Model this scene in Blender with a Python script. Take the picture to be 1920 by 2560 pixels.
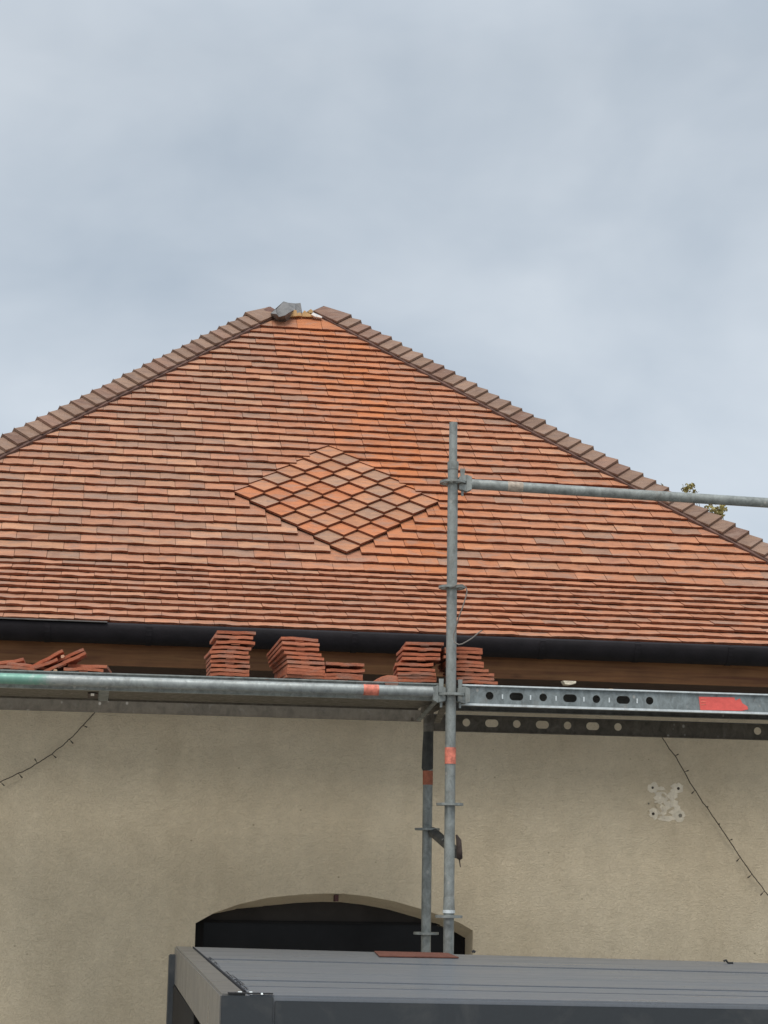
import bpy, bmesh, math, random
from math import sin, cos, tan, radians, pi, sqrt
from mathutils import Vector, Matrix

for o in list(bpy.data.objects): bpy.data.objects.remove(o)
scene = bpy.context.scene
COL = scene.collection
rnd = random.Random(7)

# ------------------------------------------------------------------ camera
H0 = 3.0                                   # eye height above the ground
FWD = Vector((0.14972896, 0.97000665, 0.19148978))
RGT = Vector((0.9876775, -0.15565958, 0.0162249))
UPV = Vector((-0.04554548, -0.18670081, 0.98136049))
FPX = 4604.125                             # focal length in pixels of a 1920 wide frame
cam_d = bpy.data.cameras.new('camera')
cam = bpy.data.objects.new('camera', cam_d); COL.objects.link(cam)
cam_d.sensor_fit = 'HORIZONTAL'; cam_d.sensor_width = 36.0
cam_d.lens = FPX / 1920 * 36.0
cam_d.clip_end = 2000; cam_d.clip_start = 0.1
M = Matrix.Identity(4)
for i in range(3):
    M[i][0] = RGT[i]; M[i][1] = UPV[i]; M[i][2] = -FWD[i]
M[2][3] = H0
cam.matrix_world = M
scene.camera = cam

# ------------------------------------------------------------------ world, sun, exposure
SUN_EL, SUN_AZ = radians(58), radians(205)          # azimuth measured from +Y, clockwise
world = bpy.data.worlds.new("World"); scene.world = world; world.use_nodes = True
nt = world.node_tree; N = nt.nodes; L = nt.links; N.clear()
wo = N.new('ShaderNodeOutputWorld'); bg = N.new('ShaderNodeBackground')
bg.inputs['Strength'].default_value = 0.1
sky = N.new('ShaderNodeTexSky'); sky.sky_type = 'NISHITA'; sky.sun_disc = False
sky.sun_elevation = SUN_EL; sky.sun_rotation = SUN_AZ
tc = N.new('ShaderNodeTexCoord')
mp = N.new('ShaderNodeMapping'); mp.inputs['Scale'].default_value = (1.0, 1.0, 1.7)
mp.inputs['Location'].default_value = (1.35, 0.4, 0.62)
L.new(tc.outputs['Generated'], mp.inputs['Vector'])
n1 = N.new('ShaderNodeTexNoise'); n1.inputs['Scale'].default_value = 3.0; n1.inputs['Detail'].default_value = 5
n1.inputs['Roughness'].default_value = 0.5; n1.inputs['Distortion'].default_value = 0.5
n2 = N.new('ShaderNodeTexNoise'); n2.inputs['Scale'].default_value = 11; n2.inputs['Detail'].default_value = 4
n2.inputs['Roughness'].default_value = 0.5; n2.inputs['Distortion'].default_value = 0.3
L.new(mp.outputs[0], n1.inputs['Vector']); L.new(mp.outputs[0], n2.inputs['Vector'])
mx = N.new('ShaderNodeMath'); mx.operation = 'MULTIPLY_ADD'; mx.inputs[1].default_value = 0.28
L.new(n2.outputs['Fac'], mx.inputs[0]); L.new(n1.outputs['Fac'], mx.inputs[2])
cr = N.new('ShaderNodeValToRGB')
cr.color_ramp.elements[0].position = 0.42; cr.color_ramp.elements[0].color = (0.465, 0.535, 0.615, 1)
cr.color_ramp.elements[1].position = 0.86; cr.color_ramp.elements[1].color = (0.73, 0.785, 0.84, 1)
L.new(mx.outputs[0], cr.inputs['Fac'])
# an overcast sky is brighter overhead than low down
sep = N.new('ShaderNodeSeparateXYZ'); L.new(tc.outputs['Generated'], sep.inputs[0])
mr = N.new('ShaderNodeMapRange'); mr.inputs['From Min'].default_value = 0.42; mr.inputs['From Max'].default_value = 1.0
mr.inputs['To Min'].default_value = 6.45; mr.inputs['To Max'].default_value = 14.0
L.new(sep.outputs['Z'], mr.inputs['Value'])
# and a touch greyer and brighter near the horizon
mr2 = N.new('ShaderNodeMapRange'); mr2.inputs['From Min'].default_value = 0.0; mr2.inputs['From Max'].default_value = 0.42
mr2.inputs['To Min'].default_value = 1.10; mr2.inputs['To Max'].default_value = 0.90
L.new(sep.outputs['Z'], mr2.inputs['Value'])
mm = N.new('ShaderNodeMath'); mm.operation = 'MULTIPLY'
L.new(mr.outputs[0], mm.inputs[0]); L.new(mr2.outputs[0], mm.inputs[1])
vs = N.new('ShaderNodeVectorMath'); vs.operation = 'SCALE'
L.new(cr.outputs['Color'], vs.inputs[0]); L.new(mm.outputs[0], vs.inputs['Scale'])
mix = N.new('ShaderNodeMix'); mix.data_type = 'RGBA'; mix.inputs[0].default_value = 0.94
L.new(sky.outputs['Color'], mix.inputs[6]); L.new(vs.outputs[0], mix.inputs[7])
L.new(mix.outputs[2], bg.inputs['Color']); L.new(bg.outputs[0], wo.inputs['Surface'])

sun_d = bpy.data.lights.new('sun', 'SUN'); sun_d.energy = 1.5; sun_d.angle = radians(30)
sun_d.color = (1.0, 0.95, 0.88)
sun = bpy.data.objects.new('sun', sun_d); COL.objects.link(sun)
sdir = Vector((sin(SUN_AZ) * cos(SUN_EL), cos(SUN_AZ) * cos(SUN_EL), sin(SUN_EL)))
sun.rotation_euler = sdir.to_track_quat('Z', 'Y').to_euler()
sun.location = (0, 0, 30)

vsx = scene.view_settings
vsx.view_transform = 'Standard'; vsx.look = 'None'; vsx.gamma = 1; vsx.use_curve_mapping = False
vsx.exposure = 0.70
scene.render.engine = 'CYCLES'

# ------------------------------------------------------------------ measuring helpers
def ray(x, y): return FWD + RGT * ((x - 960) / FPX) - UPV * ((y - 1280) / FPX)
def onY(x, y, Y):
    """point of the place seen at photo pixel (x, y), at distance Y from the eye's vertical plane"""
    d = ray(x, y); p = d * (Y / d.y); return Vector((p.x, p.y, p.z + H0))
def onZ(x, y, Z):
    d = ray(x, y); p = d * ((Z - H0) / d.z); return Vector((p.x, p.y, Z))
def project(p):
    q = Vector(p) - Vector((0, 0, H0)); d = q.dot(FWD)
    return 960 + FPX * q.dot(RGT) / d, 1280 - FPX * q.dot(UPV) / d

# ------------------------------------------------------------------ materials
MATS = {}
def new_mat(name):
    m = bpy.data.materials.new(name); m.use_nodes = True
    n = m.node_tree.nodes; l = m.node_tree.links
    b = n['Principled BSDF']; MATS[name] = m
    return m, n, l, b
def ramp(n, l, src, stops):
    r = n.new('ShaderNodeValToRGB'); e = r.color_ramp.elements
    while len(e) < len(stops): e.new(0.5)
    for i, (p, c) in enumerate(stops): e[i].position = p; e[i].color = (*c, 1) if len(c) == 3 else c
    l.new(src, r.inputs['Fac']); return r
def noise(n, l, vec, scale, detail=4, rough=0.55, dist=0.0):
    t = n.new('ShaderNodeTexNoise'); t.inputs['Scale'].default_value = scale
    t.inputs['Detail'].default_value = detail; t.inputs['Roughness'].default_value = rough
    t.inputs['Distortion'].default_value = dist
    if vec is not None: l.new(vec, t.inputs['Vector'])
    return t
def mixc(n, l, fac, a, b, mode='MIX'):
    m = n.new('ShaderNodeMix'); m.data_type = 'RGBA'; m.blend_type = mode
    for s, v in ((0, fac), (6, a), (7, b)):
        if hasattr(v, 'is_linked') or hasattr(v, 'links'): l.new(v, m.inputs[s])
        elif s == 0: m.inputs[0].default_value = v
        else: m.inputs[s].default_value = (*v, 1)
    return m.outputs[2]
def mapping(n, l, vec, sc=(1, 1, 1), rot=(0, 0, 0)):
    m = n.new('ShaderNodeMapping'); m.inputs['Scale'].default_value = sc; m.inputs['Rotation'].default_value = rot
    l.new(vec, m.inputs['Vector']); return m.outputs[0]
def bump(n, l, b, h, strength, dist):
    u = n.new('ShaderNodeBump'); u.inputs['Strength'].default_value = strength; u.inputs['Distance'].default_value = dist
    l.new(h, u.inputs['Height']); l.new(u.outputs[0], b.inputs['Normal'])
def simple(name, col, rough=0.6, metal=0.0, var=0.25, scale=6, bumpv=0.0, bscale=60, spec=0.5, stretch=(1, 1, 1)):
    m, n, l, b = new_mat(name)
    g = n.new('ShaderNodeNewGeometry'); v = mapping(n, l, g.outputs['Position'], stretch)
    t = noise(n, l, v, scale, 5, 0.6)
    lo = tuple(c * (1 - var) for c in col); hi = tuple(min(1, c * (1 + var)) for c in col)
    r = ramp(n, l, t.outputs['Fac'], [(0.3, lo), (0.7, hi)])
    l.new(r.outputs[0], b.inputs['Base Color'])
    b.inputs['Roughness'].default_value = rough; b.inputs['Metallic'].default_value = metal
    b.inputs['Specular IOR Level'].default_value = spec
    if bumpv:
        t2 = noise(n, l, v, bscale, 4, 0.6); bump(n, l, b, t2.outputs['Fac'], bumpv, 0.01)
    return m

def clay(name, source):
    """fired clay; the tint of each tile comes from the object (source='object') or a colour attribute"""
    m, n, l, b = new_mat(name)
    if source == 'object':
        oi = n.new('ShaderNodeObjectInfo'); base = oi.outputs['Color']
    else:
        a = n.new('ShaderNodeAttribute'); a.attribute_name = 'tint'; base = a.outputs['Color']
    g = n.new('ShaderNodeNewGeometry')
    v = mapping(n, l, g.outputs['Position'], (5, 14, 20))
    t = noise(n, l, v, 1.6, 5, 0.62, 0.6)
    d = ramp(n, l, t.outputs['Fac'], [(0.34, (0.80, 0.80, 0.84)), (0.5, (0.98, 0.98, 0.98)), (0.70, (1.13, 1.11, 1.06))])
    c = mixc(n, l, 1.0, base, d.outputs[0], 'MULTIPLY')
    # smoky flashing from the kiln, only on part of the tiles
    v2 = mapping(n, l, g.outputs['Position'], (4.2, 9, 13))
    t2 = noise(n, l, v2, 2.0, 3, 0.5, 0.3)
    k = ramp(n, l, t2.outputs['Fac'], [(0.50, (0, 0, 0)), (0.66, (1, 1, 1))])
    gm = n.new('ShaderNodeMath'); gm.operation = 'MULTIPLY'; gm.inputs[1].default_value = 0.50
    l.new(k.outputs[0], gm.inputs[0])
    c = mixc(n, l, gm.outputs[0], c, (0.27, 0.19, 0.15))
    s = noise(n, l, g.outputs['Position'], 160, 3, 0.6)
    sp = ramp(n, l, s.outputs['Fac'], [(0.35, (0.88, 0.88, 0.88)), (0.65, (1.08, 1.08, 1.08))])
    c = mixc(n, l, 1.0, c, sp.outputs[0], 'MULTIPLY')
    l.new(c, b.inputs['Base Color'])
    b.inputs['Roughness'].default_value = 0.85; b.inputs['Specular IOR Level'].default_value = 0.25
    bn = noise(n, l, mapping(n, l, g.outputs['Position'], (1, 2, 2)), 55, 5, 0.6)
    bump(n, l, b, bn.outputs['Fac'], 0.55, 0.006)
    return m
clay('clay_object', 'object'); clay('clay_attr', 'attr')
simple('clay_edge_shade', (0.21, 0.072, 0.038), 0.9, 0, 0.3, 60, 0.4, 120, 0.2)  # raw clay red darkened further to paint shade on tile edges and undersides

def stucco():
    m, n, l, b = new_mat('stucco')
    g = n.new('ShaderNodeNewGeometry'); P = g.outputs['Position']
    big = noise(n, l, mapping(n, l, P, (1, 1, 0.8)), 1.1, 4, 0.55, 0.4)
    mid = noise(n, l, P, 9, 5, 0.65)
    fine = noise(n, l, mapping(n, l, P, (1, 1, 1.3)), 48, 4, 0.7, 1.8)
    c1 = ramp(n, l, big.outputs['Fac'], [(0.32, (0.610, 0.512, 0.362)), (0.68, (0.690, 0.592, 0.432))])
    c2 = ramp(n, l, mid.outputs['Fac'], [(0.3, (0.93, 0.93, 0.93)), (0.7, (1.06, 1.06, 1.06))])
    c3 = ramp(n, l, fine.outputs['Fac'], [(0.30, (0.87, 0.865, 0.855)), (0.5, (1, 1, 1)), (0.72, (1.06, 1.06, 1.06))])
    c = mixc(n, l, 1.0, c1.outputs[0], c2.outputs[0], 'MULTIPLY'); c = mixc(n, l, 1.0, c, c3.outputs[0], 'MULTIPLY')
    st = noise(n, l, mapping(n, l, P, (3.2, 3.2, 0.35)), 2.2, 5, 0.6, 0.3)
    sr = ramp(n, l, st.outputs['Fac'], [(0.35, (0.965, 0.96, 0.95)), (0.58, (1.01, 1.01, 1.01))])
    c = mixc(n, l, 1.0, c, sr.outputs[0], 'MULTIPLY')
    vo = n.new('ShaderNodeTexVoronoi'); vo.inputs['Scale'].default_value = 9; l.new(mapping(n, l, P, (1, 1, 1.3)), vo.inputs['Vector'])
    vr = ramp(n, l, vo.outputs['Distance'], [(0.035, (0.62, 0.60, 0.56)), (0.07, (1, 1, 1))])
    nm = noise(n, l, P, 1.7, 2); nr = ramp(n, l, nm.outputs['Fac'], [(0.48, (0, 0, 0)), (0.6, (1, 1, 1))])
    c = mixc(n, l, nr.outputs[0], c, mixc(n, l, 1.0, c, vr.outputs[0], 'MULTIPLY'))
    l.new(c, b.inputs['Base Color']); b.inputs['Roughness'].default_value = 0.92; b.inputs['Specular IOR Level'].default_value = 0.2
    bump(n, l, b, fine.outputs['Fac'], 0.8, 0.010)
stucco()

def galv(name, col, green=False, wear=0.3):
    m, n, l, b = new_mat(name)
    g = n.new('ShaderNodeNewGeometry'); P = g.outputs['Position']
    t = noise(n, l, mapping(n, l, P, (1, 1, 0.7)), 26, 6, 0.7, 0.5)
    lo = tuple(c * (1 - wear) for c in col); hi = tuple(min(1, c * (1 + wear)) for c in col)
    r = ramp(n, l, t.outputs['Fac'], [(0.32, lo), (0.5, col), (0.7, hi)])
    c = r.outputs[0]
    s = noise(n, l, P, 8, 5, 0.7, 0.8)
    sm = ramp(n, l, s.outputs['Fac'], [(0.56, (0, 0, 0)), (0.74, (0.7, 0.7, 0.7))])
    c = mixc(n, l, sm.outputs[0], c, (0.20, 0.185, 0.16))
    vo = n.new('ShaderNodeTexVoronoi'); vo.inputs['Scale'].default_value = 22; l.new(mapping(n, l, P, (1, 1, .8)), vo.inputs['Vector'])
    vr = ramp(n, l, vo.outputs['Distance'], [(0.10, (0.75, 0.75, 0.75)), (0.19, (0, 0, 0))])
    nm = noise(n, l, P, 3.1, 2); nr = ramp(n, l, nm.outputs['Fac'], [(0.50, (0, 0, 0)), (0.58, (1, 1, 1))])
    fm = n.new('ShaderNodeMath'); fm.operation = 'MULTIPLY'; l.new(vr.outputs[0], fm.inputs[0]); l.new(nr.outputs[0], fm.inputs[1])
    c = mixc(n, l, fm.outputs[0], c, (0.42, 0.40, 0.36))
    if green:
        sx = n.new('ShaderNodeSeparateXYZ'); l.new(P, sx.inputs[0])
        wob = n.new('ShaderNodeMath'); wob.operation = 'MULTIPLY_ADD'; wob.inputs[1].default_value = 0.35
        l.new(t.outputs['Fac'], wob.inputs[0]); l.new(sx.outputs['X'], wob.inputs[2])
        gr = n.new('ShaderNodeMapRange'); gr.inputs['From Min'].default_value = -0.12; gr.inputs['From Max'].default_value = 0.0
        gr.inputs['To Min'].default_value = 0.75; gr.inputs['To Max'].default_value = 0.0
        l.new(wob.outputs[0], gr.inputs['Value'])
        c = mixc(n, l, gr.outputs[0], c, (0.13, 0.34, 0.26))
    l.new(c, b.inputs['Base Color']); b.inputs['Metallic'].default_value = 0.35
    rr = ramp(n, l, t.outputs['Fac'], [(0.3, (0.62,) * 3), (0.7, (0.42,) * 3)])
    l.new(rr.outputs[0], b.inputs['Roughness'])
    bump(n, l, b, t.outputs['Fac'], 0.25, 0.003)
galv('galvanised', (0.235, 0.25, 0.235), False, 0.35); galv('galvanised_green', (0.29, 0.31, 0.30), True)
galv('galvanised_dark', (0.10, 0.10, 0.092)); galv('galvanised_plate', (0.20, 0.225, 0.225), False, 0.4)
galv('steel_bright', (0.62, 0.66, 0.66), False, 0.2)
galv('deck_brown', (0.105, 0.092, 0.072), False, 0.35)  # darker, browner metal for deck undersides, rear rails and transom
simple('rust', (0.085, 0.062, 0.052), 0.8, 0.2, 0.5, 30)
simple('tape_orange', (0.60, 0.175, 0.115), 0.6, 0, 0.38, 45, 0.3, 60)
simple('tape_red', (0.68, 0.105, 0.085), 0.5, 0, 0.12, 30, 0.2, 60)
simple('tape_dull', (0.36, 0.115, 0.06), 0.7, 0, 0.3, 40)
simple('label_rest', (0.36, 0.30, 0.24), 0.7, 0, 0.4, 50)
simple('zinc_dark', (0.012, 0.010, 0.012), 0.75, 0.0, 0.35, 9, 0.2, 80, 0.25)
simple('eaves_shade', (0.045, 0.022, 0.015), 0.95, 0, 0.3, 9)
simple('underlay', (0.06, 0.035, 0.03), 0.95, 0, 0.3, 9)
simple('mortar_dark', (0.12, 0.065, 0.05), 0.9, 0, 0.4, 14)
simple('lead', (0.13, 0.122, 0.115), 0.6, 0.1, 0.35, 14, 0.3, 40)
simple('timber_pale', (0.52, 0.33, 0.15), 0.75, 0, 0.18, 20, 0.2, 60, 0.3, (1, 4, 4))
simple('plaster_white', (0.82, 0.80, 0.76), 0.8, 0, 0.08, 20)
simple('plaster_patch', (0.73, 0.65, 0.51), 0.95, 0, 0.16, 26, 0.9, 70)
simple('plug_dark', (0.05, 0.04, 0.03), 0.9)
simple('plug_grey', (0.19, 0.17, 0.13), 0.9)
simple('cable_dark', (0.035, 0.025, 0.015), 0.6)
simple('cable_grey', (0.16, 0.14, 0.12), 0.6)
simple('cable_white', (0.75, 0.74, 0.70), 0.5)
simple('glass_dark', (0.008, 0.008, 0.009), 0.25, 0, 0.4, 4, spec=0.2)
simple('frame_dark', (0.030, 0.026, 0.023), 0.8, 0, 0.3, 5, spec=0.2)
simple('frame_black', (0.010, 0.009, 0.009), 0.8, 0, 0.3, 5, spec=0.2)
simple('sheath_grey', (0.045, 0.045, 0.040), 0.8, 0, 0.4, 20)
simple('nib_red', (0.06, 0.02, 0.018), 0.8)
simple('bark', (0.07, 0.055, 0.04), 0.9, 0, 0.3, 8, 0.5, 30)
simple('foliage', (0.26, 0.22, 0.075), 0.7, 0, 0.55, 7)
simple('red_board', (0.13, 0.045, 0.028), 0.85, 0, 0.3, 30, 0.3, 60)
simple('black_rubber', (0.012, 0.012, 0.013), 0.7)
simple('brush', (0.02, 0.02, 0.024), 0.9)

def alu(name, col, rough=0.42):
    m, n, l, b = new_mat(name)
    g = n.new('ShaderNodeNewGeometry'); P = g.outputs['Position']
    t = noise(n, l, mapping(n, l, P, (0.8, 3, 3)), 2.2, 6, 0.65, 0.5)
    t2 = noise(n, l, P, 90, 3, 0.6)
    r = ramp(n, l, t.outputs['Fac'], [(0.3, tuple(c * 0.95 for c in col)), (0.7, tuple(c * 1.05 for c in col))])
    r2 = ramp(n, l, t2.outputs['Fac'], [(0.3, (0.94,) * 3), (0.7, (1.05,) * 3)])
    cc = mixc(n, l, 1.0, r.outputs[0], r2.outputs[0], 'MULTIPLY')
    d1 = noise(n, l, mapping(n, l, P, (1.0, 1.6, 1)), 3.4, 7, 0.7, 1.0)
    dr = ramp(n, l, d1.outputs['Fac'], [(0.50, (0, 0, 0)), (0.70, (0.12, 0.12, 0.12))])
    cc = mixc(n, l, dr.outputs[0], cc, (0.25, 0.235, 0.21))
    l.new(cc, b.inputs['Base Color'])
    rr = ramp(n, l, t.outputs['Fac'], [(0.3, (rough + 0.1,) * 3), (0.7, (rough - 0.05,) * 3)])
    l.new(rr.outputs[0], b.inputs['Roughness']); b.inputs['Metallic'].default_value = 0.0
    b.inputs['Specular IOR Level'].default_value = 0.5
alu('alu_anthracite', (0.020, 0.025, 0.030), 0.55); alu('alu_louvre', (0.125, 0.138, 0.156), 0.30); alu('alu_beam', (0.118, 0.114, 0.108), 0.30)

def wood():
    m, n, l, b = new_mat('fascia_wood')
    g = n.new('ShaderNodeNewGeometry'); P = g.outputs['Position']
    t = noise(n, l, mapping(n, l, P, (0.9, 10, 22)), 2.0, 6, 0.6, 0.7)
    s = noise(n, l, mapping(n, l, P, (1.6, 3, 3)), 1.6, 4, 0.6)
    kn = n.new('ShaderNodeTexVoronoi'); kn.inputs['Scale'].default_value = 2.3
    l.new(mapping(n, l, P, (1, 1, 2.4)), kn.inputs['Vector'])
    c = ramp(n, l, t.outputs['Fac'], [(0.28, (0.15, 0.052, 0.018)), (0.5, (0.235, 0.10, 0.034)), (0.75, (0.31, 0.15, 0.053))]).outputs[0]
    d = ramp(n, l, s.outputs['Fac'], [(0.35, (0.72, 0.70, 0.68)), (0.6, (1.05, 1.05, 1.05))])
    c = mixc(n, l, 1.0, c, d.outputs[0], 'MULTIPLY')
    k = ramp(n, l, kn.outputs['Distance'], [(0.0, (0.45, 0.38, 0.35)), (0.10, (1, 1, 1))])
    c = mixc(n, l, 1.0, c, k.outputs[0], 'MULTIPLY')
    l.new(c, b.inputs['Base Color']); b.inputs['Roughness'].default_value = 0.7
wood()

def ground_mat():
    m, n, l, b = new_mat('gravel')
    g = n.new('ShaderNodeNewGeometry'); P = g.outputs['Position']
    t = noise(n, l, P, 40, 6, 0.7); t2 = noise(n, l, P, 0.6, 4, 0.6)
    c = ramp(n, l, t.outputs['Fac'], [(0.3, (0.28, 0.255, 0.22)), (0.7, (0.44, 0.41, 0.36))]).outputs[0]
    d = ramp(n, l, t2.outputs['Fac'], [(0.3, (0.8,) * 3), (0.7, (1.1,) * 3)])
    l.new(mixc(n, l, 1.0, c, d.outputs[0], 'MULTIPLY'), b.inputs['Base Color'])
    b.inputs['Roughness'].default_value = 0.95; bump(n, l, b, t.outputs['Fac'], 0.6, 0.02)
ground_mat()

# ------------------------------------------------------------------ object helpers
class MB:
    """collects faces into one mesh"""
    def __init__(s): s.v = []; s.f = []; s.fc = []; s.smooth = []; s.edge = set()
    def add(s, vs, fs, smooth=False, tint=None):
        o = len(s.v); s.v += [tuple(p) for p in vs]
        for f in fs: s.f.append(tuple(i + o for i in f)); s.smooth.append(smooth); s.fc.append(tint)
    def box(s, lo, hi, mtx=None):
        x0, y0, z0 = lo; x1, y1, z1 = hi
        vs = [Vector(p) for p in ((x0, y0, z0), (x1, y0, z0), (x1, y1, z0), (x0, y1, z0), (x0, y0, z1), (x1, y0, z1), (x1, y1, z1), (x0, y1, z1))]
        if mtx: vs = [mtx @ p for p in vs]
        s.add(vs, [(0, 3, 2, 1), (4, 5, 6, 7), (0, 1, 5, 4), (1, 2, 6, 5), (2, 3, 7, 6), (3, 0, 4, 7)])
    def hexa(s, p):      # eight corners, bottom ring then top ring
        s.add(p, [(0, 3, 2, 1), (4, 5, 6, 7), (0, 1, 5, 4), (1, 2, 6, 5), (2, 3, 7, 6), (3, 0, 4, 7)])
    def prism(s, poly, nrm, th, tint=None):
        """3D polygon extruded by th along -nrm"""
        k = len(poly); n = Vector(nrm)
        vs = [Vector(p) for p in poly] + [Vector(p) - n * th for p in poly]
        fs = [tuple(range(k)), tuple(reversed(range(k, 2 * k)))] + [(i, i + k, (i + 1) % k + k, (i + 1) % k) for i in range(k)]
        s.add(vs, fs, tint=tint)
    def tube(s, pts, r, seg=12, cap=True, smooth=True):
        pts = [Vector(p) for p in pts]; n = len(pts)
        rs = r if isinstance(r, (list, tuple)) else [r] * n
        t0 = (pts[1] - pts[0]).normalized()
        u = t0.orthogonal().normalized(); vs = []; 
        for i, p in enumerate(pts):
            a = pts[max(0, i - 1)]; b = pts[min(n - 1, i + 1)]; t = (b - a)
            t = t.normalized() if t.length > 1e-9 else t0
            u = (u - t * u.dot(t)).normalized(); w = t.cross(u)
            for j in range(seg):
                an = 2 * pi * j / seg; vs.append(p + (u * cos(an) + w * sin(an)) * rs[i])
        fs = [(i * seg + j, i * seg + (j + 1) % seg, (i + 1) * seg + (j + 1) % seg, (i + 1) * seg + j) for i in range(n - 1) for j in range(seg)]
        s.add(vs, fs, smooth)
        if cap:
            o = [vs[j] for j in range(seg)]; e = [vs[(n - 1) * seg + j] for j in range(seg)]
            s.add(o, [tuple(reversed(range(seg)))]); s.add(e, [tuple(range(seg))])
    def mesh(s, name, mat):
        me = bpy.data.meshes.new(name); me.from_pydata(s.v, [], s.f)
        for i, p in enumerate(me.polygons): p.use_smooth = s.smooth[i]
        if any(c is not None for c in s.fc):
            a = me.color_attributes.new('tint', 'FLOAT_COLOR', 'CORNER')
            for i, p in enumerate(me.polygons):
                c = s.fc[i] or (0.5, 0.3, 0.2)
                for li in p.loop_indices: a.data[li].color = (*c, 1)
        if isinstance(mat, str): mat = MATS[mat]
        me.materials.append(mat)
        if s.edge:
            me.materials.append(MATS['clay_edge_shade'])
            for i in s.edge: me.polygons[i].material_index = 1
        me.update(); return me
    def build(s, name, mat, parent=None, bevel=0.0):
        o = bpy.data.objects.new(name, s.mesh(name, mat)); COL.objects.link(o)
        if bevel:
            bm = bmesh.new(); bm.from_mesh(o.data)
            bmesh.ops.remove_doubles(bm, verts=bm.verts, dist=1e-5)
            bmesh.ops.bevel(bm, geom=[e for e in bm.edges if e.is_manifold and e.calc_face_angle(0) > 0.5], offset=bevel, segments=2, affect='EDGES')
            bm.to_mesh(o.data); bm.free()
        if parent:
            o.parent = parent; o.matrix_parent_inverse = parent_inv(parent)
        return o
def parent_inv(p):
    def world_of(q):
        return q.matrix_basis.copy() if q.parent is None else world_of(q.parent) @ q.matrix_parent_inverse @ q.matrix_basis
    return world_of(p).inverted()
def tag(o, label=None, cat=None, group=None, kind=None):
    if label: o['label'] = label
    if cat: o['category'] = cat
    if group: o['group'] = group
    if kind: o['kind'] = kind
    return o
def empty(name, loc, label, cat, group=None):
    o = bpy.data.objects.new(name, None); COL.objects.link(o); o.location = loc; o.empty_display_size = 0.2
    return tag(o, label, cat, group)

# ------------------------------------------------------------------ ground
g = MB(); g.add([(-400, -400, 0), (400, -400, 0), (400, 400, 0), (-400, 400, 0)], [(0, 1, 2, 3)])
tag(g.build('ground', 'gravel'), kind='structure')

# ------------------------------------------------------------------ house
house = empty('house', (1.335, 9.9, 0), 'beige rendered house with a hipped clay tile roof, seen behind the scaffold', 'house')
WY = 9.90                                   # outer face of the front wall
HX0, HX1 = -1.95, 4.62
ZT = H0 + 1.22
# arched opening: outer arch sampled from left springing to right springing
AP = [(489, 2308), (536, 2282), (599, 2260), (671, 2244), (753, 2236), (816, 2233.5), (864, 2234.5), (922, 2241), (985, 2253), (1052, 2272), (1110, 2291), (1149, 2307), (1182, 2326)]
arch = [onY(x, y, WY) for x, y in AP]
AX0, AX1 = arch[0].x, arch[-1].x
arch_i = []                                  # inner edge of the splayed soffit, 0.22 m further in
for i, p in enumerate(arch):
    t = (p.x - AX0) / (AX1 - AX0)
    drop = 0.052 * min(1, t * 4) * (1 if t < .8 else 1)
    arch_i.append(Vector((p.x, WY + 0.22, p.z - drop)))
w = MB()
def q(a, b, c, d): w.add([a, b, c, d], [(0, 1, 2, 3)])
q((HX0, WY, 0), (AX0, WY, 0), (AX0, WY, ZT), (HX0, WY, ZT))
q((AX1, WY, 0), (HX1, WY, 0), (HX1, WY, ZT), (AX1, WY, ZT))
for a, b, ai, bi in zip(arch, arch[1:], arch_i, arch_i[1:]):
    q(a, b, (b.x, WY, ZT), (a.x, WY, ZT)); q(bi, b, a, ai)
SILL = 0.25
q((AX0, WY, 0), (AX1, WY, 0), (AX1, WY, SILL), (AX0, WY, SILL))
q((AX0, WY, SILL), (AX1, WY, SILL), (AX1, WY + .22, SILL), (AX0, WY + .22, SILL))
q((AX0, WY, SILL), (AX0, WY + .22, SILL), arch_i[0], arch[0])
q((AX1, WY + .22, SILL), (AX1, WY, SILL), arch[-1], arch_i[-1])
q((HX0, WY, 0), (HX0, WY, ZT), (HX0, 21.5, ZT), (HX0, 21.5, 0))
q((HX1, WY, 0), (HX1, 21.5, 0), (HX1, 21.5, ZT), (HX1, WY, ZT))
q((HX0, 21.5, 0), (HX0, 21.5, ZT), (HX1, 21.5, ZT), (HX1, 21.5, 0))
w.build('wall', 'stucco', house)

# window filling: arched top panel, transom, panes
win = MB()
IY = WY + 0.20
zt = H0 - 0.27                                # underside line of the upper panel
for a, b in zip(arch_i, arch_i[1:]):
    zb_ = min(zt, a.z - 0.001, b.z - 0.001)
    win.add([(a.x, IY, min(zt, a.z)), (b.x, IY, min(zt, b.z)), (b.x, IY, b.z + .01), (a.x, IY, a.z + .01)], [(0, 1, 2, 3)])
window = win.build('window', 'frame_dark', house)
f = MB()
f.box((AX0 + .002, IY + .02, SILL + .002), (AX1 - .002, IY + .03, zt + .02)); f.build('pane', 'glass_dark', window)
f = MB()
f.box((AX0 + .003, IY + .000, SILL + .003), (AX0 + .055, IY + .019, zt - .004))
f.box((AX1 - .055, IY + .000, SILL + .003), (AX1 - .003, IY + .019, zt - .004))
f.box((AX0 + .056, IY - .001, zt - .225), (AX1 - .056, IY + .018, zt - .175))
for xm in (0.5,):
    xx = AX0 + (AX1 - AX0) * xm; f.box((xx - .045, IY + .001, SILL + .01), (xx + .045, IY + .0185, zt - .23))
f.box((AX0 + .056, IY + .002, SILL + .004), (AX1 - .056, IY + .0185, SILL + .08))
f.build('frame', 'frame_black', window)
f = MB(); f.box((AX0 + .004, IY - .012, zt - .012), (AX1 - .004, IY - .002, zt - .002)); f.build('transom_edge', 'frame_black', window)
p = onY(840, 2243, WY + .03); f = MB(); f.box((p.x - .010, WY + .002, p.z - .022), (p.x + .010, WY + .06, p.z + .012)); f.build('hook', 'nib_red', window)

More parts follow.
